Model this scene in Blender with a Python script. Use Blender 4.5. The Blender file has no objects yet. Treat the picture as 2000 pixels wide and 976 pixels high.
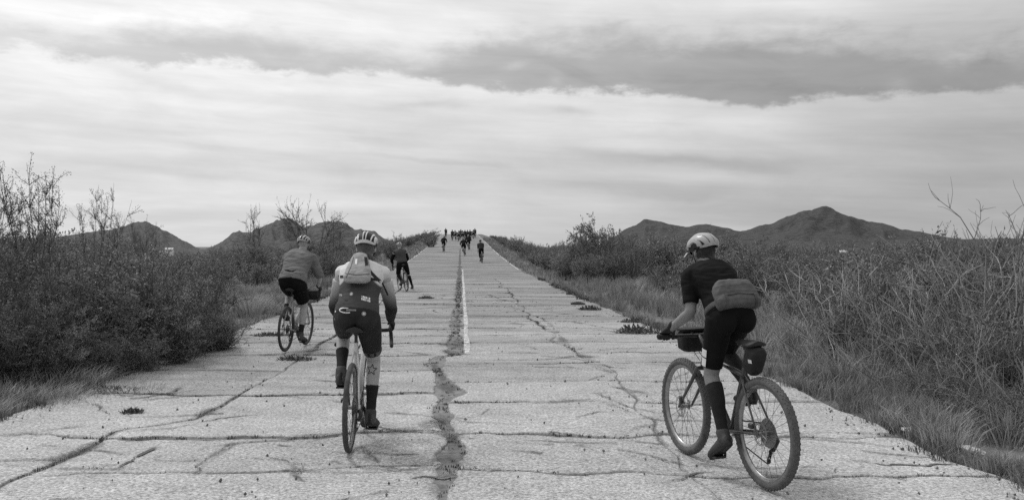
import bpy, bmesh, math, random
import numpy as np
from mathutils import Vector, Matrix, noise
from mathutils.bvhtree import BVHTree

scene = bpy.context.scene
COL = scene.collection
PI = math.pi

# ------------------------------------------------------------------ camera
EYE = 1.63           # photographer's eye height above the road
F = 1838.0           # focal length in photograph pixels (2000 wide)
cam = bpy.data.cameras.new('camera')
cam.sensor_width = 36.0
cam.lens = 36.0 * F / 2000.0
cam.clip_start = 0.1
cam.clip_end = 12000.0
camo = bpy.data.objects.new('camera', cam)
COL.objects.link(camo)
camo.location = (0, 0, EYE)
camo.rotation_euler = (math.radians(90 - 0.25), 0, 0)
scene.camera = camo

# ------------------------------------------------------------------ sun and exposure
SUN_AZ, SUN_EL = math.radians(-42), math.radians(54)     # behind the cloud, ahead and to the left
sun = bpy.data.lights.new('sun', 'SUN')
sun.energy = 1.5
sun.angle = math.radians(14)
sun.color = (1, 1, 1)
suno = bpy.data.objects.new('sun', sun)
COL.objects.link(suno)
SD = Vector((math.sin(SUN_AZ) * math.cos(SUN_EL), math.cos(SUN_AZ) * math.cos(SUN_EL), math.sin(SUN_EL)))
suno.rotation_euler = SD.to_track_quat('Z', 'Y').to_euler()
scene.view_settings.view_transform = 'Standard'
scene.view_settings.look = 'None'
scene.view_settings.exposure = 0.0
scene.view_settings.gamma = 1.0
scene.view_settings.use_curve_mapping = False
scene.cycles.use_denoising = False
scene.cycles.max_bounces = 6
scene.cycles.diffuse_bounces = 3
scene.cycles.transparent_max_bounces = 8

# ------------------------------------------------------------------ sky (overcast, black and white)
world = bpy.data.worlds.new('World')
scene.world = world
world.use_nodes = True
nt = world.node_tree
nt.nodes.clear()


def wl(a, b):
    nt.links.new(a, b)


def wset(sock, v):
    if isinstance(v, (int, float)):
        sock.default_value = v
    else:
        wl(v, sock)


def wm(op, a, b=None, c=None):
    n = nt.nodes.new('ShaderNodeMath')
    n.operation = op
    wset(n.inputs[0], a)
    if b is not None:
        wset(n.inputs[1], b)
    if c is not None:
        wset(n.inputs[2], c)
    return n.outputs[0]


def wsmooth(x, lo, hi):
    n = nt.nodes.new('ShaderNodeMapRange')
    n.interpolation_type = 'SMOOTHSTEP'
    wset(n.inputs['Value'], x)
    wset(n.inputs['From Min'], lo)
    wset(n.inputs['From Max'], hi)
    return n.outputs['Result']


def wcomb(x, y, z=0.0):
    n = nt.nodes.new('ShaderNodeCombineXYZ')
    wset(n.inputs[0], x)
    wset(n.inputs[1], y)
    wset(n.inputs[2], z)
    return n.outputs[0]


def wnoise(vec, scale, detail=5.0, rough=0.55, dist=0.0):
    n = nt.nodes.new('ShaderNodeTexNoise')
    wl(vec, n.inputs['Vector'])
    n.inputs['Scale'].default_value = scale
    n.inputs['Detail'].default_value = detail
    n.inputs['Roughness'].default_value = rough
    n.inputs['Distortion'].default_value = dist
    return n.outputs['Fac']


def wcurve(x, pts):
    n = nt.nodes.new('ShaderNodeFloatCurve')
    wset(n.inputs['Value'], x)
    c = n.mapping.curves[0]
    while len(c.points) > 2:
        c.points.remove(c.points[-1])
    c.points[0].location = pts[0]
    c.points[1].location = pts[-1]
    for p in pts[1:-1]:
        c.points.new(*p)
    n.mapping.update()
    return n.outputs[0]


def direction(px, py):
    u, v = (px - 1000) / F, (480 - py) / F
    return math.atan(u), math.atan(v / math.sqrt(1 + u * u))


tc = nt.nodes.new('ShaderNodeTexCoord')
sp = nt.nodes.new('ShaderNodeSeparateXYZ')
wl(tc.outputs['Generated'], sp.inputs[0])
dx, dy, dz = sp.outputs
az = wm('ARCTAN2', dx, dy)
el = wm('ARCSINE', dz)
# cloud-layer coordinates: a flat layer seen in perspective
zc = wm('ADD', wm('MAXIMUM', dz, 0.0), 0.10)
lay = wcomb(wm('DIVIDE', dx, zc), wm('DIVIDE', dy, zc), 0.0)
ang = wcomb(az, wm('MULTIPLY', el, 2.2), 0.0)
n_big = wnoise(wcomb(wm('MULTIPLY', wm('DIVIDE', dx, zc), 0.45), wm('DIVIDE', dy, zc), 3.0), 0.9, 4.0, 0.5, 0.4)
n_str = wnoise(wcomb(wm('MULTIPLY', wm('ADD', az, wm('MULTIPLY', el, 0.8)), 1.0), wm('MULTIPLY', wm('ADD', el, wm('MULTIPLY', az, 0.06)), 9.0), 1.0), 3.2, 5.0, 0.55, 0.25)
n_puff = wnoise(ang, 13.0, 6.0, 0.62, 0.15)
n_fine = wnoise(ang, 45.0, 5.0, 0.65, 0.3)
# overcast brightness: brighter towards the hidden sun and overhead
sdot = wm('ADD', wm('ADD', wm('MULTIPLY', dx, SD.x), wm('MULTIPLY', dy, SD.y)), wm('MULTIPLY', dz, SD.z))
base = wm('ADD', 0.27, wm('MULTIPLY', wsmooth(sdot, 0.0, 1.05), 0.53))
base = wm('MULTIPLY', base, wm('ADD', 1.0, wm('MULTIPLY', wm('MAXIMUM', dz, 0.0), 0.55)))
val = wm('MULTIPLY', base, wm('ADD', 0.82, wm('MULTIPLY', n_big, 0.36)))
val = wm('MULTIPLY', val, wm('ADD', 0.74, wm('MULTIPLY', n_str, 0.52)))

n_mot = wnoise(wcomb(wm('MULTIPLY', az, 1.0), wm('MULTIPLY', wm('ADD', el, wm('MULTIPLY', az, 0.05)), 3.2), 7.0), 9.0, 7.0, 0.6, 0.5)
n_thin = wnoise(wcomb(wm('MULTIPLY', az, 0.55), wm('MULTIPLY', wm('ADD', el, wm('MULTIPLY', az, 0.045)), 15.0), 4.0), 4.5, 5.0, 0.6, 0.35)
val = wm('MULTIPLY', val, wm('ADD', 0.81, wm('MULTIPLY', n_mot, 0.38)))
val = wm('MULTIPLY', val, wm('ADD', 0.86, wm('MULTIPLY', n_thin, 0.28)))

# the long grey cloud bank
warp = wm('MULTIPLY', wm('SUBTRACT', n_puff, 0.5), 0.046)
warp2 = wm('MULTIPLY', wm('SUBTRACT', n_fine, 0.5), 0.010)
elw = wm('ADD', el, wm('ADD', warp, warp2))
elw_top = wm('ADD', el, wm('MULTIPLY', warp, 1.6))
tt = wm('DIVIDE', wm('ADD', az, 0.62), 1.24)


def bank(pts, k):
    out = []
    for px, py in pts:
        a, e = direction(px, py)
        out.append(((a + 0.62) / 1.24, e / 0.3))
    out = [(0.0, out[0][1])] + out + [(1.0, out[-1][1])]
    return wm('MULTIPLY', wcurve(tt, out), 0.3)


bot = bank([(60, 105), (200, 130), (400, 128), (600, 148), (760, 152), (900, 172), (1050, 184), (1300, 188), (1430, 207), (1600, 196), (1800, 190), (1960, 180)], 0)
top = bank([(60, 70), (300, 58), (500, 72), (700, 105), (790, 122), (900, 92), (1050, 70), (1250, 78), (1450, 78), (1650, 84), (1800, 92), (1960, 100)], 0)
amt = wcurve(tt, [(0.0, 0.45), (0.16, 0.58), (0.35, 0.70), (0.5, 0.85), (0.62, 0.92), (0.75, 0.98), (0.9, 0.85), (1.0, 0.6)])
m1 = wsmooth(elw, wm('SUBTRACT', bot, 0.002), wm('ADD', bot, 0.008))
m2 = wm('SUBTRACT', 1.0, wsmooth(elw_top, wm('SUBTRACT', top, 0.022), wm('ADD', top, 0.022)))
front = wsmooth(dy, 0.2, 0.6)
dark = wm('MULTIPLY', wm('MULTIPLY', wm('MULTIPLY', m1, m2), amt), front)
dark = wm('MULTIPLY', dark, wm('ADD', 0.30, wm('MULTIPLY', n_str, 0.75)))
dark = wm('MULTIPLY', dark, wm('ADD', 0.60, wm('MULTIPLY', n_mot, 1.15)))
val = wm('MULTIPLY', val, wm('SUBTRACT', 1.0, wm('MULTIPLY', dark, 0.66)))


def blob(px, py, rx, ry, amp, tilt=0.0, nz=0.6, src=None):
    """an elongated patch of cloud: centre and radii in photograph pixels, tilt in degrees"""
    global val
    a, e = direction(px, py)
    t = math.radians(tilt)
    da = wm('SUBTRACT', az, a)
    de = wm('SUBTRACT', wm('ADD', el, wm('MULTIPLY', warp, 0.35)), e)
    u = wm('DIVIDE', wm('ADD', wm('MULTIPLY', da, math.cos(t)), wm('MULTIPLY', de, -math.sin(t))), rx / F)
    v = wm('DIVIDE', wm('ADD', wm('MULTIPLY', da, math.sin(t)), wm('MULTIPLY', de, math.cos(t))), ry / F)
    g = wm('POWER', 2.718, wm('MULTIPLY', wm('ADD', wm('MULTIPLY', u, u), wm('MULTIPLY', v, v)), -1.0))
    k = wm('ADD', 1.0 - nz, wm('MULTIPLY', src or n_puff, 2 * nz))
    val = wm('MULTIPLY', val, wm('ADD', 1.0, wm('MULTIPLY', wm('MULTIPLY', g, k), amp)))


blob(1330, 312, 230, 13, -0.30, 4, 0.25)
blob(1480, 330, 90, 12, -0.16, 3, 0.25)
blob(1200, 362, 150, 17, -0.17, 3, 0.3)
blob(1340, 378, 140, 13, -0.13, 1, 0.3)
blob(850, 372, 120, 12, -0.14, 1, 0.3)
blob(420, 345, 260, 10, -0.10, 4, 0.3)
blob(880, 316, 150, 5, -0.13, 5, 0.3)
blob(780, 265, 160, 22, -0.09, 4, 0.3)
blob(1112, 216, 36, 9, -0.18, 8, 0.4)
blob(870, 203, 110, 8, -0.16, -4, 0.4)
blob(1900, 355, 160, 20, -0.15, 0, 0.3)
blob(1900, 270, 220, 70, -0.16, 0, 0.3)
blob(1700, 400, 420, 60, -0.10, 0, 0.3)
blob(270, 150, 90, 12, -0.12, 12, 0.5)
blob(560, 140, 180, 16, -0.06, 8, 0.4)
blob(1800, 60, 260, 40, -0.16, 0, 0.4)
blob(1560, 40, 120, 60, 0.10, 0, 0.4)
blob(1230, 240, 230, 36, 0.22, 3, 0.4)
blob(1000, 195, 120, 16, 0.16, 2, 0.5)
blob(1500, 240, 90, 26, 0.10, 0, 0.4)
blob(160, 165, 130, 30, 0.10, 6, 0.6)
blob(640, 175, 240, 10, 0.12, 0, 0.8)
blob(330, 40, 190, 24, 0.16, -6, 0.9, n_fine)
blob(80, 85, 90, 10, 0.14, -2, 0.9, n_fine)
blob(850, 60, 300, 40, 0.12, 0, 0.2)
blob(1008, 130, 24, 8, 0.22, -10, 0.8, n_fine)
blob(1086, 158, 14, 16, 0.16, 0, 0.8, n_fine)
blob(1758, 170, 22, 15, 0.24, 20, 0.8, n_fine)
val = wm('MAXIMUM', val, 0.05)
# the clear-sky light that reaches through the thin cloud, taken without colour
sky = nt.nodes.new('ShaderNodeTexSky')
sky.sky_type = 'NISHITA'
sky.sun_disc = False
sky.sun_elevation = SUN_EL
sky.sun_rotation = SUN_AZ
bw = nt.nodes.new('ShaderNodeRGBToBW')
wl(sky.outputs[0], bw.inputs[0])
clear = wm('MULTIPLY', bw.outputs[0], 0.7)
tot = wm('ADD', wm('MULTIPLY', val, 9.9), wm('MINIMUM', clear, 1.2))
bg = nt.nodes.new('ShaderNodeBackground')
bg.inputs['Strength'].default_value = 0.10
cmb = nt.nodes.new('ShaderNodeCombineColor')
for i in range(3):
    wl(tot, cmb.inputs[i])
wl(cmb.outputs[0], bg.inputs['Color'])
wo = nt.nodes.new('ShaderNodeOutputWorld')
wl(bg.outputs[0], wo.inputs['Surface'])
world.cycles.sampling_method = 'MANUAL'
world.cycles.sample_map_resolution = 512

# ------------------------------------------------------------------ helpers


def tag(o, label=None, cat=None, group=None, kind=None):
    if label:
        o['label'] = label
    if cat:
        o['category'] = cat
    if group:
        o['group'] = group
    if kind:
        o['kind'] = kind
    return o


def link(name, me, parent=None):
    o = bpy.data.objects.new(name, me)
    COL.objects.link(o)
    o.parent = parent
    return o


def empty(name, loc=(0, 0, 0), rot=(0, 0, 0)):
    o = bpy.data.objects.new(name, None)
    COL.objects.link(o)
    o.location = loc
    o.rotation_euler = rot
    o.empty_display_size = 0.1
    return o


def copy_tree(o, parent=None):
    c = o.copy()
    COL.objects.link(c)
    c.parent = parent
    for ch in list(o.children):
        copy_tree(ch, c)
    return c


def mesh_from(name, verts, faces, mat=None, smooth=True):
    me = bpy.data.meshes.new(name)
    if isinstance(verts, np.ndarray):
        verts = verts.tolist()
    if isinstance(faces, np.ndarray):
        faces = faces.tolist()
    me.from_pydata(verts, [], faces)
    if mat:
        me.materials.append(mat)
    if smooth:
        me.polygons.foreach_set('use_smooth', [True] * len(me.polygons))
    me.update()
    return me


def grey(v):
    return (v, v, v, 1.0)


MATS = {}


def mat(name, v, rough=0.8, var=0.25, scale=6.0, bump=0.0, bscale=None, metal=0.0, spec=0.3, detail=4.0, island=0.0, orand=0.0, coat=0.0, transl=0.0):
    """grey principled material with noise variation, relief and per-object variation"""
    if name in MATS:
        return MATS[name]
    m = bpy.data.materials.new(name)
    m.use_nodes = True
    t = m.node_tree
    b = t.nodes['Principled BSDF']
    b.inputs['Roughness'].default_value = rough
    b.inputs['Metallic'].default_value = metal
    b.inputs['Specular IOR Level'].default_value = spec
    b.inputs['Coat Weight'].default_value = coat
    co = t.nodes.new('ShaderNodeTexCoord')
    nz = t.nodes.new('ShaderNodeTexNoise')
    nz.inputs['Scale'].default_value = scale
    nz.inputs['Detail'].default_value = detail
    nz.inputs['Roughness'].default_value = 0.6
    t.links.new(co.outputs['Object'], nz.inputs['Vector'])
    mr = t.nodes.new('ShaderNodeMapRange')
    mr.inputs['From Min'].default_value = 0.25
    mr.inputs['From Max'].default_value = 0.75
    mr.inputs['To Min'].default_value = v * (1 - var)
    mr.inputs['To Max'].default_value = v * (1 + var)
    t.links.new(nz.outputs['Fac'], mr.inputs['Value'])
    out = mr.outputs['Result']

    def scaled(src, amount, out):
        r = t.nodes.new('ShaderNodeMapRange')
        r.inputs['To Min'].default_value = 1 - amount
        r.inputs['To Max'].default_value = 1 + amount
        t.links.new(src, r.inputs['Value'])
        mm = t.nodes.new('ShaderNodeMath')
        mm.operation = 'MULTIPLY'
        t.links.new(out, mm.inputs[0])
        t.links.new(r.outputs['Result'], mm.inputs[1])
        return mm.outputs[0]
    if island:
        g = t.nodes.new('ShaderNodeNewGeometry')
        out = scaled(g.outputs['Random Per Island'], island, out)
    if orand:
        g = t.nodes.new('ShaderNodeObjectInfo')
        out = scaled(g.outputs['Random'], orand, out)
    t.links.new(out, b.inputs['Base Color'])
    if bump:
        n2 = t.nodes.new('ShaderNodeTexNoise')
        n2.inputs['Scale'].default_value = bscale or scale * 4
        n2.inputs['Detail'].default_value = 5.0
        t.links.new(co.outputs['Object'], n2.inputs['Vector'])
        bp = t.nodes.new('ShaderNodeBump')
        bp.inputs['Strength'].default_value = 1.0
        bp.inputs['Distance'].default_value = bump
        t.links.new(n2.outputs['Fac'], bp.inputs['Height'])
        t.links.new(bp.outputs['Normal'], b.inputs['Normal'])
    if transl:
        tr = t.nodes.new('ShaderNodeBsdfTranslucent')
        t.links.new(out, tr.inputs['Color'])
        mx = t.nodes.new('ShaderNodeMixShader')
        mx.inputs[0].default_value = transl
        t.links.new(b.outputs[0], mx.inputs[1])
        t.links.new(tr.outputs[0], mx.inputs[2])
        t.links.new(mx.outputs[0], t.nodes['Material Output'].inputs['Surface'])
    MATS[name] = m
    return m


def V(*a):
    return Vector(a)


def smoothstep(a, b, x):
    t = min(1.0, max(0.0, (x - a) / (b - a)))
    return t * t * (3 - 2 * t)


WORK = bpy.data.scenes.new('work')      # workbench for melting shapes, removed at the end


class Shape:
    """collects closed lofts, ellipsoids and boxes into one mesh"""

    def __init__(self):
        self.v = []
        self.f = []

    def rings(self, rings, cap=True, closed=False):
        n = len(rings[0])
        b = len(self.v)
        for r in rings:
            self.v.extend([tuple(p) for p in r])
        m = len(rings)
        for i in range(m if closed else m - 1):
            a0 = b + i * n
            a1 = b + ((i + 1) % m) * n
            for k in range(n):
                k2 = (k + 1) % n
                self.f.append((a0 + k, a0 + k2, a1 + k2, a1 + k))
        if cap and not closed:
            self.f.append(tuple(b + k for k in range(n))[::-1])
            self.f.append(tuple(b + (m - 1) * n + k for k in range(n)))
        return self

    def tube(self, pts, radii, n=12, flat=None, cap=True, closed=False, dome=True):
        """tube through pts; flat=(axis vector, factor) squashes the section along that axis"""
        pts = [Vector(p) for p in pts]
        if isinstance(radii, (int, float)):
            radii = [radii] * len(pts)
        radii = list(radii)
        m = len(pts)
        tang = []
        for i in range(m):
            if closed:
                tg = pts[(i + 1) % m] - pts[i - 1]
            else:
                tg = pts[min(i + 1, m - 1)] - pts[max(i - 1, 0)]
            tang.append(tg.normalized())
        up = Vector((0, 0, 1)) if abs(tang[0].z) < 0.9 else Vector((0, 1, 0))
        x = tang[0].cross(up).normalized()
        rs = []
        for i in range(m):
            x = (x - tang[i] * x.dot(tang[i])).normalized()
            y = tang[i].cross(x)
            r = []
            for k in range(n):
                a = 2 * PI * k / n
                d = x * math.cos(a) * radii[i] + y * math.sin(a) * radii[i]
                if flat:
                    ax = flat[0]
                    d = d - ax * d.dot(ax) * (1 - flat[1])
                r.append(pts[i] + d)
            rs.append(r)
        if dome and not closed:
            def capring(i, s):
                c = pts[i]
                return [[c + (p - c) * 0.72 + tang[i] * s * radii[i] * 0.6 for p in rs[i]]]
            rs = capring(0, -1) + rs + capring(m - 1, 1)
        return self.rings(rs, cap, closed)

    def ell(self, c, ax, ay, az_, n=14, m=9):
        c, ax, ay, az_ = Vector(c), Vector(ax), Vector(ay), Vector(az_)
        rs = []
        for i in range(m):
            t = PI * (i + 0.5) / m
            rs.append([c + az_ * (-math.cos(t)) + (ax * math.cos(2 * PI * k / n) + ay * math.sin(2 * PI * k / n)) * math.sin(t) for k in range(n)])
        return self.rings(rs)

    def box(self, c, ax, ay, az_, taper=1.0):
        c, ax, ay, az_ = Vector(c), Vector(ax), Vector(ay), Vector(az_)
        r0 = [c - az_ + ax * sx + ay * sy for sx, sy in ((-1, -1), (1, -1), (1, 1), (-1, 1))]
        r1 = [c + az_ + (ax * sx + ay * sy) * taper for sx, sy in ((-1, -1), (1, -1), (1, 1), (-1, 1))]
        return self.rings([r0, r1])

    def rbox(self, c, ax, ay, az_, n=20, p=4.0, taper=1.0, m=7):
        """rounded box: superellipse sections along az_, taper of the far end"""
        c, ax, ay, az_ = Vector(c), Vector(ax), Vector(ay), Vector(az_)
        rs = []
        for i in range(m):
            s = -1 + 2 * i / (m - 1)
            e = (1 - abs(s) ** p) ** (1 / p) * 0.35 + 0.65 if abs(s) < 1 else 0.62
            k = e * (1 + (taper - 1) * (s + 1) / 2)
            r = []
            for j in range(n):
                a = 2 * PI * j / n
                ca, sa = math.cos(a), math.sin(a)
                q = (abs(ca) ** p + abs(sa) ** p) ** (-1 / p)
                r.append(c + az_ * s + (ax * ca * q + ay * sa * q) * k)
            rs.append(r)
        return self.rings(rs)

    def cyl(self, c, axis, r, n=20, r2=None):
        c, axis = Vector(c), Vector(axis)
        t = axis.normalized()
        up = Vector((0, 0, 1)) if abs(t.z) < 0.9 else Vector((0, 1, 0))
        x = t.cross(up).normalized()
        y = t.cross(x)
        r2 = r if r2 is None else r2
        return self.rings([[c - axis * 0.5 + (x * math.cos(2 * PI * k / n) + y * math.sin(2 * PI * k / n)) * r for k in range(n)],
                           [c + axis * 0.5 + (x * math.cos(2 * PI * k / n) + y * math.sin(2 * PI * k / n)) * r2 for k in range(n)]])

    def mesh(self, name, m, smooth=True):
        me = mesh_from(name, self.v, self.f, m, smooth)
        bm = bmesh.new()
        bm.from_mesh(me)
        bmesh.ops.recalc_face_normals(bm, faces=bm.faces)
        bm.to_mesh(me)
        bm.free()
        if smooth:
            try:
                me.set_sharp_from_angle(angle=math.radians(50))
            except Exception:
                pass
        return me

    def obj(self, name, m, parent=None, smooth=True):
        return link(name, self.mesh(name, m, smooth), parent)

    def skin(self, name, m, parent=None, voxel=0.008, smooth=4, wrinkle=0.0, wscale=14.0, stretch=(1, 1, 1)):
        """melt all pieces into one continuous surface"""
        me = mesh_from(name + '_raw', self.v, self.f, None, True)
        bm = bmesh.new()
        bm.from_mesh(me)
        bmesh.ops.recalc_face_normals(bm, faces=bm.faces)
        bm.to_mesh(me)
        bm.free()
        o = bpy.data.objects.new('tmp', me)
        WORK.collection.objects.link(o)
        r = o.modifiers.new('r', 'REMESH')
        r.mode = 'VOXEL'
        r.voxel_size = voxel
        r.use_smooth_shade = True
        s = o.modifiers.new('s', 'SMOOTH')
        s.iterations = smooth
        s.factor = 0.5
        WORK.view_layers[0].update()
        dg = WORK.view_layers[0].depsgraph
        me2 = bpy.data.meshes.new_from_object(o.evaluated_get(dg), depsgraph=dg)
        bpy.data.objects.remove(o)
        bpy.data.meshes.remove(me)
        me2.name = name
        me2.materials.clear()
        me2.materials.append(m)
        if wrinkle:
            st = Vector(stretch)
            nv = len(me2.vertices)
            co = np.empty(nv * 3, np.float32)
            me2.vertices.foreach_get('co', co)
            co = co.reshape(-1, 3)
            nr = np.empty(nv * 3, np.float32)
            me2.vertex_normals.foreach_get('vector', nr)
            nr = nr.reshape(-1, 3)
            qs = (co * np.array(st) * wscale).tolist()
            am = np.array([noise.noise(Vector(q)) + 0.5 * noise.noise(Vector(q) * 2.3) for q in qs], np.float32)
            me2.vertices.foreach_set('co', (co + nr * am[:, None] * wrinkle).ravel())
        me2.polygons.foreach_set('use_smooth', [True] * len(me2.polygons))
        me2.update()
        return link(name, me2, parent)


def trim(pts, radii, t0, t1, grow=0.0, n=8):
    """resample a polyline between two arc-length fractions, radii enlarged"""
    pts = [Vector(p) for p in pts]
    L = [0.0]
    for i in range(1, len(pts)):
        L.append(L[-1] + (pts[i] - pts[i - 1]).length)
    T = [l / L[-1] for l in L]
    op, orr = [], []
    for k in range(n + 1):
        t = t0 + (t1 - t0) * k / n
        j = 0
        while j < len(T) - 2 and T[j + 1] < t:
            j += 1
        f = (t - T[j]) / max(1e-6, T[j + 1] - T[j])
        op.append(pts[j].lerp(pts[j + 1], f))
        orr.append(radii[j] * (1 - f) + radii[j + 1] * f + grow)
    return op, orr


def ik(a, b, l1, l2, pole):
    """middle joint between a and b for two segments, bent towards pole"""
    a, b, pole = Vector(a), Vector(b), Vector(pole)
    d = b - a
    L = d.length
    if L > (l1 + l2) * 0.998:
        return a + d * (l1 / (l1 + l2))
    x = (l1 * l1 - l2 * l2 + L * L) / (2 * L)
    h = math.sqrt(max(0, l1 * l1 - x * x))
    u = d / L
    pv = (pole - u * pole.dot(u)).normalized()
    return a + u * x + pv * h
# ------------------------------------------------------------------ value noise (numpy)


def _hash(ix, iy, seed):
    n = (ix.astype(np.int64) * 374761393 + iy.astype(np.int64) * 668265263 + seed * 1274126177) & 0xffffffff
    n = ((n ^ (n >> 13)) * 1274126177) & 0xffffffff
    return ((n ^ (n >> 16)) & 0xffff) / 65535.0


def vnoise(x, y, seed=0):
    x = np.asarray(x, float)
    y = np.asarray(y, float)
    x, y = np.broadcast_arrays(x, y)
    ix, iy = np.floor(x), np.floor(y)
    fx, fy = x - ix, y - iy
    fx = fx * fx * (3 - 2 * fx)
    fy = fy * fy * (3 - 2 * fy)
    a = _hash(ix, iy, seed)
    b = _hash(ix + 1, iy, seed)
    c = _hash(ix, iy + 1, seed)
    d = _hash(ix + 1, iy + 1, seed)
    return (a * (1 - fx) + b * fx) * (1 - fy) + (c * (1 - fx) + d * fx) * fy - 0.5


def fbm(x, y, seed=0, o=4, g=0.5):
    s, a = 0.0, 1.0
    x = np.asarray(x, float)
    y = np.asarray(y, float)
    for k in range(o):
        s = s + a * vnoise(x * 2 ** k, y * 2 ** k, seed + 17 * k)
        a *= g
    return s


# ------------------------------------------------------------------ road profile and ground
_zd = np.arange(-60, 420, 1.0)
_zz = np.interp(_zd, [-60, 45, 60, 72, 94, 130, 170, 213, 236, 262, 330, 420], [0, 0, .08, .32, .82, 1.84, 3.0, 4.2, 4.60, 4.25, 1.5, -2])
_k = np.exp(-0.5 * (np.arange(-15, 16) / 5.0) ** 2)
_zz = np.convolve(np.pad(_zz, 15, mode='edge'), _k / _k.sum(), 'valid')
ROAD_L, ROAD_R = -4.3, 3.8
SLOPE = 0.0544       # the road runs a little to the left of the camera axis


def zr(d):
    return np.interp(d, _zd, _zz)


def rx(X, d):
    return X - SLOPE * d


def gz(x, d):
    """height of the ground at world x, y=d"""
    x = np.asarray(x, float)
    d = np.asarray(d, float)
    X = x + SLOPE * d
    lat = np.maximum(np.maximum(ROAD_L - X, X - ROAD_R), 0.0)
    bank_ = 1 - np.clip((lat - 1.2) / 7.0, 0, 1) ** 1.3
    s = np.clip((d - 12) / 50.0, 0, 1)
    base = -np.minimum(4.0, 0.055 * np.maximum(0, lat - 4.0)) * s - 5.0 * np.clip((d - 300) / 300.0, 0, 1)
    z = base * (1 - bank_) + zr(d) * bank_
    rough = 0.09 * fbm(x * 0.5, d * 0.5, 3, 3) * np.clip(lat / 1.5, 0, 1)
    under = np.where(lat <= 0.05, -0.10, 0.0)
    return z + rough + under - 0.015


M_soil = mat('dry_soil', 0.125, 0.95, 0.45, 1.3, 0.02, 25, detail=8.0)
M_cracksoil = mat('crack_soil', 0.20, 0.95, 0.45, 14.0, 0.012, 60)


def asphalt(name, v, streak=0.0):
    m = bpy.data.materials.new(name)
    m.use_nodes = True
    t = m.node_tree
    b = t.nodes['Principled BSDF']
    b.inputs['Roughness'].default_value = 0.92
    b.inputs['Specular IOR Level'].default_value = 0.15
    g = t.nodes.new('ShaderNodeNewGeometry')

    def nz(scale, detail, vec=None, rough=0.6):
        n = t.nodes.new('ShaderNodeTexNoise')
        n.inputs['Scale'].default_value = scale
        n.inputs['Detail'].default_value = detail
        n.inputs['Roughness'].default_value = rough
        t.links.new(vec or g.outputs['Position'], n.inputs['Vector'])
        return n.outputs['Fac']

    def mr(src, f0, f1, t0, t1):
        r = t.nodes.new('ShaderNodeMapRange')
        for k, val_ in (('From Min', f0), ('From Max', f1), ('To Min', t0), ('To Max', t1)):
            r.inputs[k].default_value = val_
        t.links.new(src, r.inputs['Value'])
        return r.outputs['Result']

    def mul(a, c):
        n = t.nodes.new('ShaderNodeMath')
        n.operation = 'MULTIPLY'
        t.links.new(a, n.inputs[0])
        t.links.new(c, n.inputs[1])
        return n.outputs[0]
    chips = nz(38, 3.0, None, 0.8)
    c = mr(chips, 0.3, 0.7, v * 0.30, v * 1.66)
    c = mul(c, mr(nz(14, 3.0), 0.3, 0.7, 0.86, 1.14))
    c = mul(c, mr(nz(0.45, 6.0), 0.3, 0.7, 0.84, 1.14))
    c = mul(c, mr(nz(2.6, 6.0, None, 0.7), 0.3, 0.7, 0.84, 1.13))
    oi = t.nodes.new('ShaderNodeObjectInfo')
    c = mul(c, mr(oi.outputs['Random'], 0.0, 1.0, 0.93, 1.07))
    # dark grit and the odd stone
    vo = t.nodes.new('ShaderNodeTexVoronoi')
    vo.inputs['Scale'].default_value = 9.0
    t.links.new(g.outputs['Position'], vo.inputs['Vector'])
    c = mul(c, mr(vo.outputs['Distance'], 0.035, 0.075, 0.62, 1.0))
    if streak:
        mp = t.nodes.new('ShaderNodeMapping')
        mp.inputs['Scale'].default_value = (0.22, 1.0, 0.0)
        t.links.new(g.outputs['Position'], mp.inputs['Vector'])
        c = mul(c, mr(nz(0.9, 3.0, mp.outputs[0], 0.65), 0.40, 0.56, 1 - streak, 1.04))
    t.links.new(c, b.inputs['Base Color'])
    bp = t.nodes.new('ShaderNodeBump')
    bp.inputs['Distance'].default_value = 0.018
    bp.inputs['Strength'].default_value = 0.9
    t.links.new(chips, bp.inputs['Height'])
    t.links.new(bp.outputs['Normal'], b.inputs['Normal'])
    return m


M_road = asphalt('weathered_chip_seal', 0.425)
M_road_far = asphalt('weathered_chip_seal_far', 0.275, 0.36)
M_road_mid = asphalt('weathered_chip_seal_mid', 0.30, 0.30)
M_road_near = asphalt('weathered_chip_seal_near', 0.37, 0.16)  # road copies step darker with distance: brightness falloff put into the base colour

# ground: one sheet to the horizon
_xs = np.concatenate([-np.geomspace(7000, 12, 34), np.linspace(-11.5, 11.5, 58), np.geomspace(12, 7000, 34)])
_ys = np.concatenate([np.linspace(-60, -5, 6), np.linspace(-4, 60, 110), np.linspace(61, 330, 90), np.geomspace(340, 9000, 26)])
gx, gy = np.meshgrid(_xs, _ys)
gxw = gx - SLOPE * np.clip(gy, -60, 420)
gzz = gz(gxw, gy)
nx_, ny_ = len(_xs), len(_ys)
gv = np.stack([gxw.ravel(), gy.ravel(), gzz.ravel()], 1)
ii = np.arange(ny_ - 1)[:, None] * nx_ + np.arange(nx_ - 1)[None, :]
gf = np.stack([ii, ii + 1, ii + nx_ + 1, ii + nx_], -1).reshape(-1, 4)
ground = link('ground', mesh_from('ground', gv, gf, M_soil))
tag(ground, 'dry sandy desert ground under the scrub', None, None, 'structure')


def sheet(name, Xs, ds, lift, m, wob=None, z_noise=0.0):
    v, f = [], []
    n = len(Xs)
    for d in ds:
        for X in Xs:
            Xw = X + (wob(X, d) if wob else 0.0)
            v.append((rx(Xw, d), d, float(zr(d)) + lift + z_noise * float(fbm(X * 1.3, d * 1.3, 5, 2))))
    for j in range(len(ds) - 1):
        for i in range(n - 1):
            a = j * n + i
            f.append((a, a + 1, a + n + 1, a + n))
    return mesh_from(name, v, f, m)


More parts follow.
